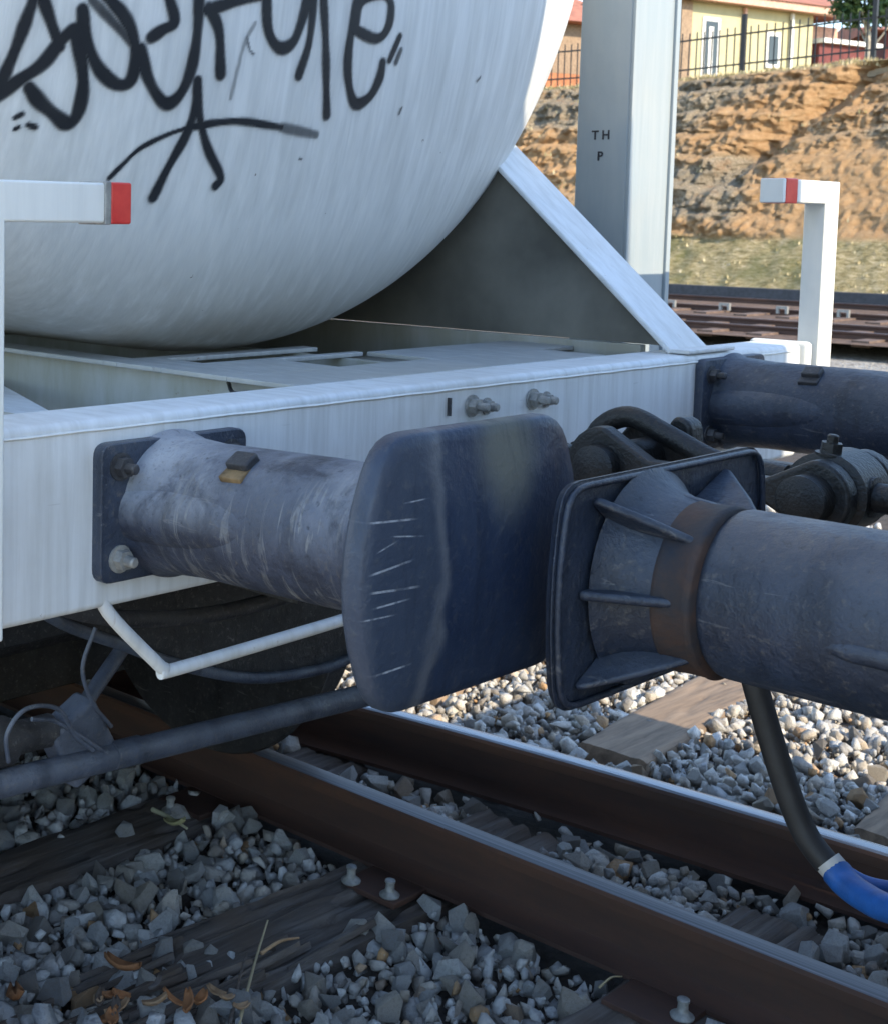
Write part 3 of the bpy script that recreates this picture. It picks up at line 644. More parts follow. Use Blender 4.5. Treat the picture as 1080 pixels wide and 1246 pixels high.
# ------------------------------------------------------------------ trees
M_leaf = None
t = NT('tree_leaves'); M_leaf = t.out(t.ramp(t.attr('tint'), [(0., (.02, .045, .015)), (.5, (.05, .10, .03)), (1., (.11, .16, .05))]), .6)
M_trunk = plain('pale_trunk_bark', (.42, .36, .28), .85, 0, .3, 8)
def tree(x, y, z, h, r, label, bare=False):
    tr = tag(empty('tree', (x, y, z)), label, 'tree', 'trees behind the fence', 'thing')
    bm = bmesh.new(); tube(bm, smoothpath([(x, y, z - .1), (x + .05, y, z + h * .3), (x - .05, y + .1, z + h * .55), (x + .1, y, z + h * .8)], 5), .11, 10, lambda s: 1 - .6 * s)
    for k in range(7):
        a = k * 2.4; b0 = Vector((x, y, z + h * (.28 + .07 * k))); b1 = b0 + Vector((math.cos(a) * r * .7, math.sin(a) * r * .7, h * .28)); tube(bm, smoothpath([b0, (b0 + b1) / 2 + Vector((0, 0, -.1)), b1], 4), .045, 6, lambda s: 1 - .7 * s)
    mesh_obj('trunk', bm, M_trunk, tr, smooth=60)
    V = []; F = []; T = []
    for c in range(46):
        a = rnd.uniform(0, 6.28); e = rnd.uniform(-.7, 1); rr = r * rnd.uniform(.35, 1); cc = Vector((x + math.cos(a) * rr * math.sqrt(1 - e * e), y + math.sin(a) * rr * math.sqrt(1 - e * e), z + h * .78 + e * r * .75)); tn = rnd.random()
        for _ in range(70 if not bare else 8):
            p = cc + Vector((rnd.gauss(0, 1), rnd.gauss(0, 1), rnd.gauss(0, .8))) * r * .17; w = rnd.uniform(.06, .12)
            a1 = Vector((rnd.gauss(0, 1), rnd.gauss(0, 1), rnd.gauss(0, 1))).normalized(); a2 = a1.cross(Vector((rnd.random(), rnd.random(), .3))).normalized(); k = len(V)
            V += [p - a1 * w, p + a2 * w * .6, p + a1 * w, p - a2 * w * .6]; F.append((k, k + 1, k + 2, k + 3)); T += [min(1, max(0, tn * .6 + rnd.random() * .4))] * 4
    me = bpy.data.meshes.new('crown'); me.from_pydata(V, [], F); at = me.attributes.new('tint', 'FLOAT', 'POINT'); at.data.foreach_set('value', np.array(T, np.float32))
    finish('crown', me, M_leaf, tr)
tree(-17.3, 42.0, 5.7, 2.6, .9, 'small tree with pale trunk in front of the maroon building')
tree(-24.5, 66, 5.5, 6.0, 2.8, 'dark green tree rising behind the roof of the yellow house')
tree(-20.5, 68, 5.5, 5.4, 2.5, 'bushy green tree behind the maroon building')
tree(-16.5, 70, 5.5, 5.8, 2.6, 'rightmost of the green trees on the skyline')
tree(-35, 66, 5.5, 6.4, 3.0, 'leftmost green tree behind the yellow house roof')

# ================================================================== TANK WAGON
wag = tag(empty('tank_wagon', (-2.2, 2.18, 0)), 'white tank wagon with graffiti on its rounded end and dark buffers', 'tank wagon', None, 'thing')
# --- headstock beam
bm = bmesh.new(); prism(bm, [(-1.6, .74, .925), (-1.6, 3.60, .925), (-1.6, 3.60, 1.208), (-1.6, .74, 1.208)], (-.125, 0, 0))
hs = mesh_obj('headstock', bm, M_white, wag, bevel=.012, seg=3)
bm = bmesh.new(); box(bm, (-1.74, 3.602, .93), (-1.585, 3.632, 1.213)); mesh_obj('end_cap', bm, M_white2, hs, bevel=.012, seg=3)
# weld bead under the top edge
bm = bmesh.new(); pts_ = [(-1.599 , .8 + i * .05, 1.192 + .0005 * math.sin(i * 2.1)) for i in range(56)]; tube(bm, pts_, .0022, 6); mesh_obj('weld_bead', bm, M_white2, hs, smooth=60)
# --- end brackets
def bracket(ya, yb, yin, z0, z1, zb, xf, side):
    bm = bmesh.new(); poly = [(xf, ya, z0), (xf, yb, z0), (xf, yb, z1)] if False else None
    if side > 0: prof = [(xf, ya, z0), (xf, yb, z0), (xf, yb, z1), (xf, yin, z1), (xf, yin, zb), (xf, ya, zb)]
    else: prof = [(xf, ya, z0), (xf, yb, z0), (xf, yb, zb), (xf, yin, zb), (xf, yin, z1), (xf, ya, z1)]
    prism(bm, prof, (-.055, 0, 0)); b = mesh_obj('shunter_bracket', bm, M_white2, wag, bevel=.004)
    return b
b1 = bracket(1.03, 1.123, 1.300, .93, 1.545, 1.490, -1.545, -1)
bm = bmesh.new(); box(bm, (-1.602, 1.3005, 1.4885), (-1.543, 1.338, 1.5465)); mesh_obj('red_end', bm, M_red, b1, bevel=.003)
bm = bmesh.new(); box(bm, (-1.603, 1.289, 1.4875), (-1.542, 1.3002, 1.5475)); mesh_obj('grey_band', bm, M_galv, b1, bevel=.002)
b2 = bracket(3.648, 3.725, 3.4855, 1.0, 1.612, 1.556, -1.58, 1)
bm = bmesh.new(); box(bm, (-1.637, 3.425, 1.554), (-1.578, 3.485, 1.614)); mesh_obj('red_end', bm, M_red, b2, bevel=.003)
bm = bmesh.new(); box(bm, (-1.636, 3.408, 1.555), (-1.579, 3.4248, 1.613)); mesh_obj('end_plate', bm, M_white2, b2, bevel=.003)
# --- buffers
def head_outline(hw, hh, bul):
    pts = []
    for k in range(9): t_ = -1 + k / 4; pts.append((hw + bul * (1 - t_ * t_), t_ * hh))
    for k in range(9): t_ = 1 - k / 4; pts.append((-hw - bul * (1 - t_ * t_), t_ * hh))
    out = []; N = len(pts)
    for i, p in enumerate(pts):
        if i in (0, 8, 9, 17):
            p = Vector(p); a = (Vector(pts[i - 1]) - p).normalized(); b = (Vector(pts[(i + 1) % N]) - p).normalized()
            r = .034
            for k in range(5): t2 = k / 4; out.append((1 - t2) ** 2 * (p + a * r) + 2 * t2 * (1 - t2) * p + t2 * t2 * (p + b * r))
        else: out.append(Vector(p))
    return out
def head_mesh(cx, cy, cz, hw, hh, bul, thick, dome, sgn, mat, parent, name='buffer_head'):
    ol = head_outline(hw, hh, bul); n = len(ol); bm = bmesh.new(); ly = bm.verts.layers.float.new('hy'); lz = bm.verts.layers.float.new('hz')
    def ring(k, x):
        r = []
        for p in ol:
            v = bm.verts.new((cx + sgn * x, cy + p.x * k, cz + p.y * k)); v[ly] = p.x * k; v[lz] = p.y * k; r.append(v)
        return r
    prof = [(.0, -thick * .3 - .004, 1), (.80, -thick * .3 - .004, 1)]  # unused
    rr = [ring(k, x) for k, x in ((.12, -thick), (.6, -thick), (.93, -thick), (.985, -thick * .9), (1.0, -thick * .7), (1.0, -.012), (.992, -.004), (.975, .001))]
    for k in (.9, .8, .68, .55, .42, .3, .18, .08): rr.append(ring(k, dome * (1 - k * k) + .001 * (1 - k)))
    for i in range(len(rr) - 1):
        for k in range(n): bm.faces.new((rr[i][k], rr[i][(k + 1) % n], rr[i + 1][(k + 1) % n], rr[i + 1][k]))
    bm.faces.new(rr[0]); bm.faces.new(rr[-1])
    return mesh_obj(name, bm, mat, parent, smooth=180)
def plate_bm(x, y, z, w, h, t_, r=.022):
    bm = bmesh.new(); pts = roundpoly([(y - w / 2, z - h / 2), (y + w / 2, z - h / 2), (y + w / 2, z + h / 2), (y - w / 2, z + h / 2)], r)
    prism(bm, [(x, p[0], p[1]) for p in pts], (t_, 0, 0)); return bm
def buffer(yp, zp, head, mat_t, dust, ylen=.56, bare=False):
    """yp, zp: plate centre on the beam face x=-1.6; head: centre of the head disc"""
    p0 = Vector((-1.585, yp, zp)); h = Vector(head); ax = (h - p0).normalized(); L = (h - p0).length
    bm = bmesh.new(); lathe(bm, p0, ax, [(0, .112), (.02, .104), (.10, .0985), (.33, .098), (.36, .0975), (L - .13, .0965), (L - .1, .100), (L - .045, .118), (L - .02, .15), (L - .012, .155)], 64)
    b = mesh_obj('buffer', bm, mat_t, wag, smooth=50)
    mesh_obj('base_plate', plate_bm(-1.602, yp, zp, .296, .206, .022), M_dark, b, bevel=.003)
    hy_ = yp - .118; 
    bm = bmesh.new()
    for sy in (-.122, .122):
        for sz in (-.072, .072): hexbolt(bm, (-1.58, yp + sy, zp + sz), (1, 0, 0), .0155, .014, .016)
    me_ = None; bm.free()
    for sy in (-.112, .112):
        for sz in (-.068, .068):
            bm = bmesh.new(); hexbolt(bm, (-1.58, yp + sy, zp + sz), (1, 0, 0), .0155, .014, .016); mesh_obj('bolt', bm, M_galv if (sz < 0 and dust) else M_dark2, b, smooth=30)
    # side rib cast along the casing, fading into it
    rib = bmesh.new(); a0 = p0 + Vector((.0, -.066, -.004)); a1 = p0 + ax * (L * .6) + Vector((0, -.044, .006))
    tube(rib, smoothpath([a0, a0 * .5 + a1 * .5 + Vector((0, -.005, 0)), a1], 8), .049, 28, lambda s: 1.0 - .06 * s); mesh_obj('side_rib', rib, mat_t, b, smooth=60)
    # grease lug on top side
    bm = bmesh.new(); c = p0 + ax * .215 + Vector((0, -.054, .088)); m = Euler((.55, -.03, 0)).to_matrix(); box(bm, c - Vector((.020, .015, .012)), c + Vector((.020, .015, .008)), m)
    mesh_obj('stop_lug', bm, M_dark2, b, bevel=.004)
    bm = bmesh.new(); c = p0 + ax * .215 + Vector((0, -.068, .071)); box(bm, c - Vector((.021, .013, .005)), c + Vector((.021, .013, .005)), m); mesh_obj('lug_shim', bm, M_ochre if dust else M_dark2, b, bevel=.002)
    return b
bfn = buffer(1.467, 1.070, (-1.03, 1.42, 1.100), M_tube, True)
head_mesh(-1.0, 1.415, 1.103, .166, .160, .050, .030, .020, 1, M_face, bfn)
bff = buffer(3.215, 1.095, (-1.03, 3.17, 1.10), M_dark, False)
head_mesh(-1.0, 3.17, 1.103, .166, .160, .050, .030, .020, 1, M_face, bff)
# nut and bolt pairs on the beam beside the draw hook
for (y, z) in ((1.935, 1.180), (2.165, 1.186), (2.42, 1.188)):
    pass
for (u_, y, z) in ((0, 2.228, 1.158), (1, 2.425, 1.156)):
    bm = bmesh.new(); hexbolt(bm, (-1.598, y, z), (1, 0, 0), .0155, .014, .018); hexbolt(bm, (-1.598, y + .045, z - .004), (1, 0, 0), .012, .01, .012); mesh_obj('bolt', bm, M_galv, hs, smooth=30)
bm = bmesh.new(); box(bm, (-1.6, 2.155, 1.145), (-1.593, 2.159, 1.178)); mesh_obj('weld_mark', bm, M_dark2, hs)
# --- side sill, centre sill, deck plates, brace
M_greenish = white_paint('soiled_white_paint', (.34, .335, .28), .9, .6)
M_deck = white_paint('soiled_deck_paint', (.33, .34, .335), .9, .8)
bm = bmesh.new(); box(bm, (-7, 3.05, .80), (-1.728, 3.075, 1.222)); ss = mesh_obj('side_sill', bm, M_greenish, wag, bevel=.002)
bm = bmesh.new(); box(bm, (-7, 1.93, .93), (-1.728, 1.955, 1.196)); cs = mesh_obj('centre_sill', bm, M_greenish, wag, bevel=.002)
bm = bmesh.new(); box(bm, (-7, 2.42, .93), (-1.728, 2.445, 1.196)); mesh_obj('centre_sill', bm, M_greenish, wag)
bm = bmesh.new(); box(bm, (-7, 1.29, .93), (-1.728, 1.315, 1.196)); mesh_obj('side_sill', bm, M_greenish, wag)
# top flange with a rectangular opening
bm = bmesh.new()
box(bm, (-7, 1.885, 1.197), (-2.26, 1.965, 1.207)); box(bm, (-2.2595, 1.885, 1.197), (-2.215, 2.49, 1.207)); box(bm, (-2.2145, 1.885, 1.197), (-2.1055, 2.02, 1.207)); box(bm, (-2.105, 1.885, 1.197), (-2.08, 2.49, 1.207)); box(bm, (-2.0795, 1.885, 1.197), (-1.90, 2.20, 1.207)); box(bm, (-1.8995, 1.885, 1.197), (-1.728, 2.9, 1.207)); box(bm, (-2.0795, 2.50, 1.197), (-1.90, 3.048, 1.207))
mesh_obj('deck_plate', bm, M_deck, wag, bevel=.002)
mesh_obj('slot_dark_sheet', B((-2.5, 1.96, 1.02), (-1.8, 2.7, 1.03)), M_under, wag)  # dark sheet added so the deck openings read as shade
bm = bmesh.new(); box(bm, (-2.35, 2.4905, 1.150), (-2.0805, 3.048, 1.1565)); mesh_obj('deck_plate', bm, M_greenish, wag)
bm = bmesh.new(); box(bm, (-7, 1.60, 1.0), (-1.728, 1.93, 1.012)); mesh_obj('lower_flange', bm, M_white, cs, bevel=.002)
bm = bmesh.new(); prism(bm, [(-2.9, 1.90, 1.125), (-1.73, 1.36, 1.125), (-1.73, 1.47, 1.125), (-2.9, 1.99, 1.125)], (0, 0, .012)); mesh_obj('diagonal_brace', bm, M_white, wag)
bm = bmesh.new(); tube(bm, smoothpath([(-1.83, 1.925, 1.165), (-1.85, 1.91, 1.18), (-1.90, 1.905, 1.175), (-1.93, 1.92, 1.19)], 6), .004, 8); mesh_obj('wire_clip', bm, M_under, cs, smooth=60)
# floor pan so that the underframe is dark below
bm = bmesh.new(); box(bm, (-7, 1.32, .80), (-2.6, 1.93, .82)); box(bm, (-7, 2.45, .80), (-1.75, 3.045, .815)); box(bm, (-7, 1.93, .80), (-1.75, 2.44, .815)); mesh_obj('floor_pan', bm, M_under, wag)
# --- gusset at the far side: web's shade put into its dark paint, sloping flange on top
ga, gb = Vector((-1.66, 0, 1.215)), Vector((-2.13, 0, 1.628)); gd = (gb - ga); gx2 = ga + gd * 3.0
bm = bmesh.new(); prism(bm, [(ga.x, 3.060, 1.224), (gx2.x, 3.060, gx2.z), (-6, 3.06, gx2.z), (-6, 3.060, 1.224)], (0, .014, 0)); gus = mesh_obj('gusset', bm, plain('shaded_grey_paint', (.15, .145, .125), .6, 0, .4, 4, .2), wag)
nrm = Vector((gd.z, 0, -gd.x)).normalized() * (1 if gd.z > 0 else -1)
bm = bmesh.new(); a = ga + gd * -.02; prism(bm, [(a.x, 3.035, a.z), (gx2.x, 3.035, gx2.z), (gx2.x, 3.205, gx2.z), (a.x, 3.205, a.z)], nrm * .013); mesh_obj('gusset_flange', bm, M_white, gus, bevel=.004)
bm = bmesh.new(); prism(bm, [(-1.648, 3.037, 1.210), (-1.60, 3.037, 1.210), (-1.60, 3.25, 1.210), (-1.648, 3.20, 1.210)], (0, 0, .010)); mesh_obj('flange_foot', bm, M_white, gus, bevel=.003)
# --- corner column (steel post of the end frame)
bm = bmesh.new(); prism(bm, [(-2.045, 3.50, 1.0), (-2.045, 3.732, 1.0), (-2.20, 3.732, 1.0), (-2.20, 3.50, 1.0)], (0, 0, 2.4))
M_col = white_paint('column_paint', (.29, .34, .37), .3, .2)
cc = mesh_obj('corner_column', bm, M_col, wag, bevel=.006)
bm = bmesh.new(); box(bm, (-2.046, 3.712, 1.02), (-2.036, 3.7325, 3.38)); box(bm, (-2.046, 3.5, 1.02), (-2.036, 3.545, 3.38)); mesh_obj('column_lip', bm, M_col, cc, bevel=.002)
def stencil(txt, x, y, z, s, parent):
    cu = bpy.data.curves.new('stencil', 'FONT'); cu.body = txt; cu.size = s; cu.align_x = 'CENTER'; cu.extrude = .0006; cu.offset = s * .02
    o = bpy.data.objects.new('stencil_lettering', cu); link(o); o.rotation_euler = (R(90), 0, 0); o.location = (x, y, z); cu.materials.append(M_ink)
    bpy.context.view_layer.update(); dg = bpy.context.evaluated_depsgraph_get(); me = bpy.data.meshes.new_from_object(o.evaluated_get(dg)); me.transform(o.matrix_world); COL.objects.unlink(o); bpy.data.objects.remove(o)
    me.transform(Matrix.Translation(-worldpos(parent))); o2 = bpy.data.objects.new('stencil_lettering', me); link(o2, parent); return o2
stencil('T H', -2.125, 3.499, 1.724, .034, cc); stencil('P', -2.125, 3.499, 1.668, .034, cc)
# opposite column, mirrored
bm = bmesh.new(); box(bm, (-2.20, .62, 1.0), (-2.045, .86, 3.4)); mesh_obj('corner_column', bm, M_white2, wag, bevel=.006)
# --- tank
TR, TZ, TX, TA, TY, TN = 1.30, 2.50, -2.40, .50, 2.25, 2.5
bm = bmesh.new(); rings = []; n = 160
prof = []
for k in range(1, 40): a = k / 40 * math.pi / 2; prof.append((TX + TA * math.cos(a) ** (2 / TN), TR * math.sin(a) ** (2 / TN)))
prof += [(TX - .02, TR), (TX - .5, TR), (-7, TR)]
tip = bm.verts.new((TX + TA, TY, TZ))
for x, r in prof: rings.append([bm.verts.new((x, TY + r * math.cos(k * 2 * math.pi / n), TZ + r * math.sin(k * 2 * math.pi / n))) for k in range(n)])
for k in range(n): bm.faces.new((tip, rings[0][k], rings[0][(k + 1) % n]))
for i in range(len(rings) - 1):
    for k in range(n): bm.faces.new((rings[i][k], rings[i][(k + 1) % n], rings[i + 1][(k + 1) % n], rings[i + 1][k]))
bm.faces.new(rings[-1])
tank = mesh_obj('tank', bm, M_tank, None, smooth=180); tank.parent = wag; tank.matrix_parent_inverse = Matrix.Translation(-worldpos(wag))
def head_x(Y, Z): r = np.sqrt((Y - TY) ** 2 + (Z - TZ) ** 2) / TR; return TX + TA * np.clip(1 - r ** TN, 0, 1) ** (1 / TN)
# horizontal plate seam
bm = bmesh.new(); pts_ = []
for k in range(90):
    y = 1.10 + 2.32 * k / 89; z = 1.665; pts_.append((float(head_x(np.array(y), np.array(z))) + .0005, y, z))
tube(bm, pts_, .0022, 6); o = mesh_obj('plate_seam', bm, M_tank, tank, smooth=60); o.location = (0, 0, 0)
# saddle under the tank
bm = bmesh.new(); ang = [R(a) for a in range(222, 319, 4)]
prism(bm, [(-2.98, TY + 1.305 * math.cos(a), TZ + 1.305 * math.sin(a)) for a in ang] + [(-2.98, 3.045, 1.21), (-2.98, 1.35, 1.21)], (-.03, 0, 0)); mesh_obj('saddle', bm, M_greenish, wag)

# --- graffiti: sprayed strokes laid on the head of the tank
ST = [  # (half width px, strength, polyline in picture pixels of the photograph)
 (6.2, 1, [(-6, 118), (22, 98), (51, 78), (74, 49), (90, 37), (103, 42)]), (5.5, .95, [(-4, 112), (18, 60), (40, 0), (46, -20)]), (5.5, .95, [(46, -20), (60, 22), (72, 56)]),
 (6.2, 1, [(92, 37), (99, 78), (100, 112), (92, 142), (80, 150), (64, 138), (46, 122), (35, 107)]),
 (6, 1, [(100, 12), (104, 46), (120, 84), (143, 103), (160, 95), (164, 56), (153, 23), (128, -6)]), (4.5, .7, [(112, 0), (138, 28), (160, 52)]),
 (5.5, 1, [(183, 46), (198, 36), (212, 26), (205, -4)]), (6, 1, [(171, 60), (180, 96), (199, 125), (217, 117), (231, 88), (239, 46), (242, 0)]),
 (5.5, 1, [(252, 12), (278, 4), (315, -6)]), (5.8, 1, [(254, 9), (266, 38), (268, 90)]), (2.2, .35, [(310, 28), (296, 56), (280, 120)]),
 (6, 1, [(324, -8), (326, 36), (339, 58), (357, 50), (370, 14), (374, -8)]), (5, 1, [(382, -8), (376, 50), (363, 92)]), (5.2, 1, [(393, -8), (396, 56), (397, 140)]),
 (6, 1, [(436, -8), (424, 60), (424, 102), (432, 126), (449, 118), (461, 96), (465, 76)]), (5.5, 1, [(431, 36), (458, 47), (472, 32), (475, 4), (463, -8), (440, 2), (432, 30)]),
 (3.6, 1, [(486, 44), (473, 74)]), (3.2, .7, [(487, 61), (481, 76)]),
 (5, 1, [(240, 98), (238, 125), (227, 162), (204, 204), (186, 240)]), (4.6, 1, [(240, 98), (242, 139), (252, 180), (268, 215), (262, 226)]),
 (2.4, 1, [(132, 217), (150, 199), (171, 180), (208, 162), (236, 154)]), (3.6, .95, [(236, 154), (265, 149), (296, 148), (342, 155)]), (5, .55, [(342, 155), (384, 164)]),
 (2.4, .9, [(18, 143), (26, 139)]), (2.6, 1, [(34, 152), (42, 155)]), (2, .9, [(18, 157), (22, 155)]), (1.6, .7, [(488, 131), (485, 138)]), (1.4, .7, [(364, 193), (366, 194)]), (1.6, .7, [(583, 94), (579, 99)]), (1.3, .6, [(300, 45), (303, 60), (308, 66)])]
FWn, RGn, UPn = FW, RG, UV
def to_head(us, vs):
    D = FWn[None] + RGn[None] * ((us - PPX) / FPX)[:, None] - UPn[None] * ((vs - PPY) / FPX)[:, None]
    tt = np.full(len(us), 2.2)
    for _ in range(60):
        Pp = C0 + D * tt[:, None]; e = Pp[:, 0] - head_x(Pp[:, 1], Pp[:, 2]); tt = tt + e / np.maximum(-D[:, 0], .2) * .8
    return (C0 + D * tt[:, None])
gy = np.arange(1.18, 2.98, .0036); gz = np.arange(1.50, 2.34, .0036); GY, GZ = np.meshgrid(gy, gz); A = np.zeros_like(GY)
for hw, stg, pl in ST:
    P_ = np.array(pl, float); dense = []
    if len(P_) > 2:
        sp = smoothpath([(a, b, 0) for a, b in pl], 8); P_ = np.array([(p.x, p.y) for p in sp])
    seg = []; 
    for a, b in zip(P_[:-1], P_[1:]):
        m = max(2, int(np.hypot(*(b - a)) / 2)); seg.append(a + (b - a) * np.linspace(0, 1, m, endpoint=False)[:, None])
    seg = np.concatenate(seg + [P_[-1:]]); H = to_head(seg[:, 0], seg[:, 1]); hwm = hw * 3.0 / FPX
    for k, (y, z) in enumerate(H[:, 1:]):
        wv = hwm * (1 + .12 * math.sin(k * .21)); R0 = wv * 3.2
        i0, i1 = np.searchsorted(gy, [y - R0, y + R0]); j0, j1 = np.searchsorted(gz, [z - R0, z + R0])
        if i1 <= i0 or j1 <= j0: continue
        d = np.hypot(GY[j0:j1, i0:i1] - y, GZ[j0:j1, i0:i1] - z) / wv
        al = stg * np.clip((1.35 - d) * 1.7, 0, 1) ** .8 + .14 * stg * np.clip(1 - d / 3.2, 0, 1) ** 2; A[j0:j1, i0:i1] = np.maximum(A[j0:j1, i0:i1], al)
A = np.clip(A, 0, 1) * (.88 + .12 * vn(GY * 60, GZ * 60, 1.)); keep = A > .012
idx = np.arange(GY.size).reshape(GY.shape)
kf = keep[:-1, :-1] | keep[:-1, 1:] | keep[1:, 1:] | keep[1:, :-1]
F = np.stack([idx[:-1, :-1], idx[:-1, 1:], idx[1:, 1:], idx[1:, :-1]], -1)[kf]
used = np.unique(F); remap = np.zeros(GY.size, int); remap[used] = np.arange(len(used))
Vg = np.stack([head_x(GY, GZ) + .0022, GY, GZ], -1).reshape(-1, 3)[used]
me = bpy.data.meshes.new('graffiti'); me.from_pydata(Vg.tolist(), [], remap[F].tolist()); at = me.attributes.new('spray', 'FLOAT', 'POINT'); at.data.foreach_set('value', A.reshape(-1)[used].astype(np.float32))
t = NT('black_spray_paint'); t.out((.009, .011, .015), .55)
tr_ = t.n.new('ShaderNodeBsdfTransparent'); mx = t.n.new('ShaderNodeMixShader'); t.l.new(t.attr('spray'), mx.inputs[0]); t.l.new(tr_.outputs[0], mx.inputs[1]); t.l.new(t.b.outputs[0], mx.inputs[2]); t.l.new(mx.outputs[0], t.n['Material Output'].inputs[0])
me.materials.append(t.m); gr_ = bpy.data.objects.new('graffiti', me); link(gr_, tank); me.polygons.foreach_set('use_smooth', [True] * len(me.polygons)); gr_['label'] = 'black spray painted tag on the rounded tank end'

# --- draw hook
def plate_from(poly, y0, y1): bm = bmesh.new(); prism(bm, [(x, y0, z) for x, z in poly], (0, y1 - y0, 0)); return bm
bm = bmesh.new(); box(bm, (-1.6, 2.12, 1.0), (-1.585, 2.24, 1.11)); box(bm, (-1.585, 2.16, 1.03), (-1.36, 2.20, 1.12)); dh = mesh_obj('draw_hook', bm, M_grease, wag, bevel=.008)
bm = plate_from(roundpoly([(-1.40, 1.03), (-1.22, 1.02), (-1.16, 1.08), (-1.17, 1.175), (-1.20, 1.185), (-1.235, 1.12), (-1.30, 1.105), (-1.40, 1.12)], .02, 4), 2.235, 2.28); mesh_obj('hook_point', bm, M_grease, dh, bevel=.008, seg=3)

# --- under the headstock: step, cross pipe, rods, wires
bm = bmesh.new(); tube(bm, smoothpath([(-1.61, 1.345, .96), (-1.61, 1.36, .915), (-1.61, 1.455, .822), (-1.61, 1.475, .806), (-1.61, 1.50, .801), (-1.61, 1.87, .808), (-1.61, 1.905, .812)], 6), 0.0105, 12); mesh_obj('foot_step', bm, M_white, wag, smooth=60)
bm = bmesh.new(); tube(bm, [(-2.0, .9, .535), (-2.0, 1.5, .507), (-2.0, 2.1, .475), (-2.0, 2.95, .43)], .025, 20); cp = mesh_obj('brake_pipe', bm, M_pipe, wag, smooth=60)
bm = bmesh.new(); lathe(bm, (-2.0, 1.70, .498), (0, 1, -.05), [(0, .027), (.07, .027)], 20); mesh_obj('pipe_sleeve', bm, M_pipe, cp, smooth=40)
bm = bmesh.new(); tube(bm, [(-2.12, 1.68, .48), (-2.2, 1.815, .54), (-2.35, 2.2, .72), (-2.5, 2.5, .85)], .016, 12); mesh_obj('brake_rod', bm, M_pipe, wag, smooth=60)
bm = bmesh.new(); box(bm, (-2.06, 1.585, .47), (-2.0, 1.70, .60), Euler((.5, 0, 0)).to_matrix()); mesh_obj('rod_bracket', bm, M_pipe, wag, bevel=.01)
bm = bmesh.new(); lathe(bm, (-2.03, 1.36, .575), (0, 1, -.03), [(0, .035), (.02, .045), (.12, .045), (.14, .03), (.22, .03)], 20); mesh_obj('pipe_coupling', bm, M_dark2, wag, smooth=40)
for pts_ in ([(-1.98, 1.45, .555), (-1.97, 1.44, .61), (-1.97, 1.48, .645), (-1.97, 1.55, .63), (-1.98, 1.60, .565), (-1.98, 1.64, .53)], [(-2.0, 1.66, .75), (-2.0, 1.63, .68), (-2.0, 1.655, .61), (-2.0, 1.70, .555)], [(-1.98, 1.50, .62), (-1.98, 1.56, .60), (-1.98, 1.66, .525)]):
    bm = bmesh.new(); tube(bm, smoothpath(pts_, 6), .0042, 8); mesh_obj('wire', bm, M_pipe, wag, smooth=60)
# bogie: wheelset and frames
def wheelset(x):
    for yw, s in ((2.905, 1), (1.455, -1)):
        bm = bmesh.new(); lathe(bm, (x, yw - .0, .46), (0, s, 0), [(-.075, .08), (-.075, .34), (-.072, .40), (-.072, .482), (-.06, .488), (-.045, .482), (-.036, .463), (.06, .457), (.066, .44), (.066, .40), (.03, .37), (.02, .15), (.06, .12), (.06, .06)], 72)
        w = mesh_obj('wheel', bm, M_under, wag, smooth=35)
    bm = bmesh.new(); lathe(bm, (x, 1.42, .46), (0, 1, 0), [(0, .075), (1.52, .075)], 24); mesh_obj('axle', bm, M_under, wag, smooth=40)
wheelset(-2.93); wheelset(-4.85)
bm = bmesh.new(); box(bm, (-10, 3.14, .07), (-2.78, 3.20, .80)); box(bm, (-3.2, 3.13, .28), (-2.9, 3.24, .6)); mesh_obj('bogie_frame', bm, M_under, wag, bevel=.01)  # far frame drawn out as a curtain against sunlit ground behind
bm = bmesh.new(); box(bm, (-7, 1.12, .20), (-2.55, 1.18, .78)); box(bm, (-2.70, 1.05, .30), (-2.40, 1.24, .62)); mesh_obj('bogie_frame', bm, M_under, wag, bevel=.03)
mesh_obj('bolster_shade_panel', B((-4.1, 1.2, .12), (-3.8, 3.12, .75)), M_under, wag, bevel=.01); mesh_obj('bolster_shade_panel', B((-3.62, 1.2, .02), (-3.5, 3.12, .80)), M_under, wag, bevel=.01); mesh_obj('skylight_block_panel', B((-5.35, 1.2, .02), (-5.3, 3.12, .80)), M_under, wag); mesh_obj('end_sill', B((-2.62, 1.3, .55), (-2.52, 3.1, .80)), M_under, wag, bevel=.01)  # front bolster and cross panel added to block skylight under the wagon
# hoop added under the headstock for the upper wheel-like arc; draw gear box
bm = bmesh.new()
arc = [(-1.95 , 2.0 + .62 * math.sin(a), .98 - .24 * math.cos(a)) for a in np.linspace(-1.25, 1.25, 25)]
tube(bm, arc, .016, 10); mesh_obj('curved_hoop', bm, M_dark2, wag, smooth=60)
bm = bmesh.new(); box(bm, (-2.3, 2.10, .80), (-1.73, 2.32, .92)); mesh_obj('draw_gear_box', bm, M_under, wag, bevel=.01)
arc2 = smoothpath([(-2.2, 1.60, .80), (-2.2, 1.74, .70), (-2.2, 1.90, .625), (-2.2, 2.05, .555), (-2.2, 2.26, .482), (-2.2, 2.44, .455), (-2.2, 2.60, .455), (-2.2, 2.76, .50)], 5)  # added crescent and dark plate, standing for the shadowed wheel arc
bm = bmesh.new(); tube(bm, arc2, .013, 10); cg = mesh_obj('wheel_arc', bm, M_pipe, wag, smooth=60)
bm = bmesh.new(); prism(bm, [(-2.205, p[1], p[2]) for p in arc2] + [(-2.205, 2.76, .62), (-2.205, 1.60, .86)], (-.01, 0, 0)); mesh_obj('wheel_arc_dark_plate', bm, M_under, cg)

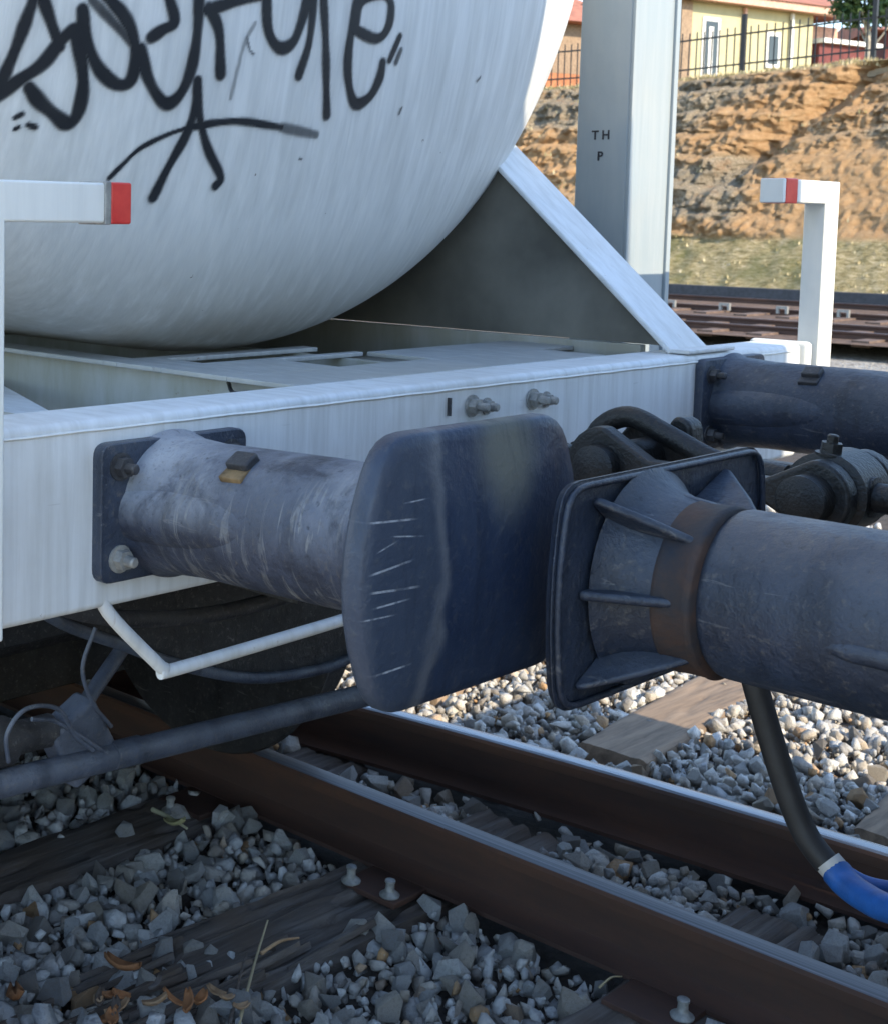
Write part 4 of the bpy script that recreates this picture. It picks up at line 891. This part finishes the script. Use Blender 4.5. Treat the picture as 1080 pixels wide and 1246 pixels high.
# ================================================================== NEIGHBOURING WAGON
nw = tag(empty('coupled_wagon', (0, 2.2, 0)), 'dark buffers and grey body of the wagon coupled on the right', 'wagon', None, 'thing')
def nbuffer(yc, zc, yh):
    bm = bmesh.new(); lathe(bm, (-.895, yc - .01, zc), (1, .01, .0), [(-.014, .136), (-.006, .126), (.008, .115), (.03, .107), (.05, .103), (.075, .1005)], 64)
    lathe(bm, (-.80, yc, zc), (1, 0, .0), [(0, .096), (.006, .1005), (.012, .102), (.45, .104), (.47, .115), (.52, .12)], 64)
    b = mesh_obj('buffer', bm, M_dark, nw, smooth=40)
    bm = bmesh.new(); lathe(bm, (-.882, yc - .01, zc), (1, .01, 0), [(.034, .1040), (.037, .1052), (.042, .1040), (.072, .1035), (.078, .105), (.083, .1015)], 64); mesh_obj('rust_collar', bm, M_rust, b, smooth=60)
    hd = head_mesh(-.928, yh, zc - .002, .243, .138, .016, .012, .018, -1, M_dark, b)
    # raised rim and ribs on its back
    bm = bmesh.new(); ol = head_outline(.237, .132, .016); pts_ = [(-.912, yh + p.x, zc - .002 + p.y) for p in ol]; pts_.append(pts_[0]); tube(bm, pts_, .0042, 8); mesh_obj('rim', bm, M_dark, hd, smooth=60)
    for (ang, l, w, mt) in ((138, .075, .010, M_rust), (180, .07, .010, M_dark), (222, .12, .009, M_dark), (90, .03, .010, M_dark), (42, .14, .010, M_dark), (-42, .13, .010, M_dark), (0, .12, .01, M_dark)):
        a = R(ang); st = Vector((-.87, yc + .100 * math.cos(a), zc + .100 * math.sin(a))); en = Vector((-.915, yc + (.100 + l) * math.cos(a) * 1.05, zc + (.100 + l) * math.sin(a)))
        en.z = max(zc - .112, min(zc + .112, en.z)); en.y = max(yh - .21, min(yh + .21, en.y))
        rad = Vector((0, math.cos(a), math.sin(a))); tn = Vector((0, -math.sin(a), math.cos(a))) * w * .58; ctr = Vector((0, yc, zc))
        q0 = ctr + rad * .100; q0.x = -.80; q1 = ctr + rad * .10; q1.x = -.914; q2 = en.copy(); q2.x = -.914; q3 = en.copy(); q3.x = -.904
        bm = bmesh.new(); prism(bm, [q0 - tn, q1 - tn, q2 - tn, q3 - tn, (q0 + q3) / 2 + Vector((.004, 0, 0)) - tn], tn * 2); mesh_obj('rib', bm, M_dark, hd, bevel=.005, seg=3)
    # long spline along the casing
    bm = bmesh.new(); tube(bm, [(-.70, yc - .088, zc - .012), (-.62, yc - .096, zc - .012), (-.33, yc - .098, zc - .012)], .012, 12, lambda s: .25 + .75 * min(1, s * 2)); mesh_obj('side_rib', bm, M_dark, b, smooth=60)
    return b
nbuffer(1.655, 1.062, 1.705); nbuffer(3.36, 1.062, 3.41)
bm = bmesh.new(); box(bm, (-.30, .95, .92), (-.17, 3.7, 1.21)); mesh_obj('headstock', bm, M_white, nw, bevel=.01)
M_body = plain('grey_wagon_body', (.34, .35, .36), .6, 0, .2, 2)
bm = bmesh.new(); box(bm, (.0, .92, 1.22), (13, 2.98, 3.32)); mesh_obj('body', bm, M_body, nw, bevel=.02)
mesh_obj('side_shade_tier', B((.0, 2.9815, 1.22), (13, 3.46, 3.02)), M_body, nw, bevel=.02)  # made-up wide tier, shaped to throw the shadow edge on the headstock
bm = bmesh.new(); box(bm, (-.165, 1.25, .80), (13, 3.25, 1.215)); mesh_obj('underframe', bm, M_under, nw)
for k in range(12):
    bm = bmesh.new(); box(bm, (.3 + k * 1.1, 2.981, 2.81), (.38 + k * 1.1, 3.01, 3.2)); mesh_obj('body_rib', bm, M_body, nw)
bm = bmesh.new(); box(bm, (.35, 1.0, .3), (3.2, 1.1, .8)); box(bm, (.35, 3.1, .3), (3.2, 3.2, .8)); mesh_obj('bogie_frame', bm, M_under, nw)
for x in (.9, 2.6):
    bm = bmesh.new()
    for yw, s in ((2.905, 1), (1.455, -1)): lathe(bm, (x, yw, .46), (0, s, 0), [(-.07, .06), (-.07, .485), (-.04, .48), (-.036, .46), (.06, .457), (.06, .06)], 48)
    mesh_obj('wheelset', bm, M_under, nw, smooth=35)

# ------------------------------------------------------------------ screw coupling between the wagons
sc = tag(empty('screw_coupling', (-1.1, 2.2, 1.0)), 'black greasy screw coupling of links and pins slung between the two wagons', 'coupling', None, 'thing')
def link_plate(name, p0, p1, r0, r1, w, th, y):
    """flat forged link from p0 to p1 in the X-Z plane with round eyes"""
    p0 = Vector((p0[0], p0[1])); p1 = Vector((p1[0], p1[1])); d = (p1 - p0).normalized(); n_ = Vector((-d.y, d.x)); pts = []
    a0 = math.atan2(n_.y, n_.x)
    for k in range(13): a = a0 + math.pi * k / 12; pts.append(p0 + Vector((math.cos(a), math.sin(a))) * r0)
    pts.append(p0 + d * r0 * 1.25 - n_ * w); pts.append(p1 - d * r1 * 1.25 - n_ * w)
    for k in range(13): a = a0 + math.pi + math.pi * k / 12; pts.append(p1 + Vector((math.cos(a), math.sin(a))) * r1)
    pts.append(p1 - d * r1 * 1.25 + n_ * w); pts.append(p0 + d * r0 * 1.25 + n_ * w)
    bm = bmesh.new(); prism(bm, [(p.x, y, p.y) for p in pts], (0, th, 0)); return mesh_obj(name, bm, M_grease, sc, bevel=.007, seg=3)
link_plate('link', (-1.245, 1.108), (-.905, 1.108), .064, .056, .019, .034, 2.09)
link_plate('link', (-1.245, 1.108), (-.905, 1.108), .064, .056, .019, .034, 2.24)
bm = bmesh.new(); lathe(bm, (-1.245, 2.06, 1.108), (0, 1, 0), [(0, .030), (.004, .036), (.028, .036), (.03, .034), (.21, .034), (.212, .05), (.235, .05)], 28); mesh_obj('pin', bm, M_grease, sc, smooth=40)
bm = bmesh.new(); lathe(bm, (-.905, 2.05, 1.108), (0, 1, 0), [(0, .030), (.004, .036), (.04, .036), (.042, .03), (.22, .03)], 28); mesh_obj('pin', bm, M_grease, sc, smooth=40)
bm = bmesh.new(); lathe(bm, (-.905, 2.13, 1.108), (0, 1, 0), [(0, .05), (.006, .062), (.09, .062), (.096, .05)], 32); mesh_obj('trunnion', bm, M_grease, sc, smooth=40)
bm = bmesh.new(); lathe(bm, (-.905, 2.17, 1.108), (1, 0, 0), [(0, .03), (.06, .03), (.062, .022), (.10, .022), (.102, .03), (.12, .048), (.15, .056), (.18, .05), (.20, .03), (.205, .022), (.5, .022)], 32); mesh_obj('screw', bm, M_grease, sc, smooth=50)
bm = bmesh.new()
tube(bm, smoothpath([(-1.33, 2.2, 1.09), (-1.315, 2.2, 1.15), (-1.26, 2.2, 1.178), (-1.19, 2.2, 1.155), (-1.10, 2.2, 1.122), (-.99, 2.2, 1.115)], 6), .018, 12); mesh_obj('shackle', bm, M_grease, sc, smooth=60)
bm = bmesh.new(); hexbolt(bm, (-.905, 2.15, 1.165), (.1, 0, 1), .016, .016, .01); mesh_obj('nut', bm, M_grease, sc, smooth=30)

# ------------------------------------------------------------------ brake hose
hs2 = tag(empty('brake_hose', (-.9, 2.15, .6)), 'thick black hose hanging to a white clamp and a bright blue hose', 'hose', None, 'thing')
def pix(u_, v_, y):
    d = FWD + RGT * ((u_ - PPX) / FPX) - UPV * ((v_ - PPY) / FPX); t_ = y / d.y; return Vector((0, 0, CH)) + d * t_
hp = [pix(908, 790, 2.16), pix(920, 840, 2.16), pix(941, 912, 2.16), pix(963, 978, 2.16), pix(982, 1020, 2.16), pix(1006, 1052, 2.16)]
bm = bmesh.new(); tube(bm, smoothpath(hp, 6), .0195, 18); mesh_obj('black_hose', bm, M_black, hs2, smooth=60)
e0, e1 = pix(1006, 1048, 2.16), pix(1018, 1062, 2.16); bm = bmesh.new(); tube(bm, [e0, e1], .0208, 18); mesh_obj('clamp', bm, M_white_tape, hs2, smooth=40)
hp = [pix(1017, 1061, 2.16), pix(1030, 1076, 2.15), pix(1052, 1092, 2.13), pix(1082, 1106, 2.10), pix(1140, 1116, 2.05), pix(1200, 1080, 2.0)]
bm = bmesh.new(); tube(bm, smoothpath(hp, 6), .0225, 18, lambda s: 1 - .12 * s); mesh_obj('blue_hose', bm, M_blue, hs2, smooth=60)
hp = [pix(1022, 1058, 2.20), pix(1050, 1074, 2.2), pix(1085, 1082, 2.2), pix(1140, 1084, 2.2)]
bm = bmesh.new(); tube(bm, smoothpath(hp, 6), .012, 14); mesh_obj('blue_branch', bm, M_blue, hs2, smooth=60)

# made-up low block outside the frame, added to shade the ballast beyond the rails
M_shade_block = plain('shade_block_grey', (.30, .31, .31), .6)
cb = tag(empty('shade_block', (.4, 4.05, -.2)), 'low grey block added beyond the coupled wagon to shade the ballast', 'shade block', None, 'thing')
bm = bmesh.new(); box(bm, (-1.12, 3.58, -.24), (1.6, 4.34, .80)); mesh_obj('housing', bm, M_shade_block, cb, bevel=.02)
bm = bmesh.new(); box(bm, (-1.15, 3.55, .801), (1.64, 4.38, .85)); mesh_obj('lid', bm, M_shade_block, cb, bevel=.01)
bm = bmesh.new(); box(bm, (.38, 3.56, .3), (.50, 3.579, .36)); mesh_obj('handle', bm, M_dark2, cb)

# ------------------------------------------------------------------ litter on the ballast
def g_at(u_, v_, z):
    d = FWD + RGT * ((u_ - PPX) / FPX) - UPV * ((v_ - PPY) / FPX); t_ = (z - CH) / d.z; return Vector((0, 0, CH)) + d * t_
def stick(u0, v0, u1, v1, z0, z1, r, mat, name, label, cat, bend=.01, group=None):
    a, b = g_at(u0, v0, z0), g_at(u1, v1, z1); m = (a + b) / 2 + Vector((0, 0, bend)); bm = bmesh.new(); tube(bm, smoothpath([a, m, b], 5), r, 7, lambda s: 1 - .5 * s)
    o = mesh_obj(name, bm, mat, None, smooth=60); return tag(o, label, cat, group, 'thing')
stick(290, 1250, 326, 1120, -.16, -.10, .0042, M_straw, 'dry_stalk', 'pale dry stalk standing across the rotten sleeper', 'stalk')
stick(280, 1246, 300, 1160, -.16, -.12, .005, M_wood, 'dry_stalk', 'dark thin stalk left of the pale dry stalk', 'stalk')
stick(318, 1160, 364, 1141, -.125, -.12, .005, M_splint, 'wood_splinter', 'orange splinter lying on the rotten sleeper', 'splinter')
stick(728, 1202, 756, 1188, -.15, -.14, .003, M_straw, 'wood_splinter', 'short pale splinter at the foot of the rail', 'splinter')
stick(186, 985, 228, 1008, -.135, -.135, .007, plain('pale_leaf', (.45, .42, .27), .7), 'dry_leaf', 'pale curled leaf on the brown sleeper', 'leaf', .004)
def chip(u_, v_, z, l, w, mat, name, label, cat, rot, curl=.35, group=None):
    c = g_at(u_, v_, z); V = []; nx_, ny_ = 7, 4; m = Euler((rnd.uniform(-.5, .5), rnd.uniform(-.5, .5), rot)).to_matrix()
    for j in range(ny_):
        for i in range(nx_):
            a = -1 + 2 * i / (nx_ - 1); b = -1 + 2 * j / (ny_ - 1); wv = (1 - a * a * .75); p = Vector((a * l / 2, b * w / 2 * wv, curl * w * (b * b) + .15 * l * a * a)); V.append(c + m @ p)
    F = [(j * nx_ + i, j * nx_ + i + 1, (j + 1) * nx_ + i + 1, (j + 1) * nx_ + i) for j in range(ny_ - 1) for i in range(nx_ - 1)]
    me = bpy.data.meshes.new(name); me.from_pydata([tuple(v) for v in V], [], F); o = finish(name, me, mat, None, smooth=180); md = o.modifiers.new('s', 'SOLIDIFY'); md.thickness = .004; return tag(o, label, cat, group, 'thing')
chip(20, 1215, -.13, .10, .035, M_bark, 'bark_chip', 'orange bark chip at the bottom left corner', 'bark chip', -.6)
chip(148, 1178, -.12, .085, .034, M_bark, 'bark_chip', 'curled orange bark chip at the end of the rotten sleeper', 'bark chip', .3)
chip(214, 1003, -.13, .07, .026, plain('yellow_leaf', (.38, .35, .17), .7), 'dry_leaf', 'yellowish broad leaf beside the pale curled leaf', 'leaf', .1)
for k in range(16):
    chip(rnd.uniform(120, 330), rnd.uniform(1195, 1245), -.135 + rnd.uniform(0, .02), rnd.uniform(.03, .06), rnd.uniform(.012, .025), rnd.choice((M_bark, M_splint, M_wood)), 'bark_chip', 'small orange and brown bark chips scattered by the rotten sleeper end', 'bark chip', rnd.uniform(0, 6.28), .35, 'bark chips by the sleeper end')
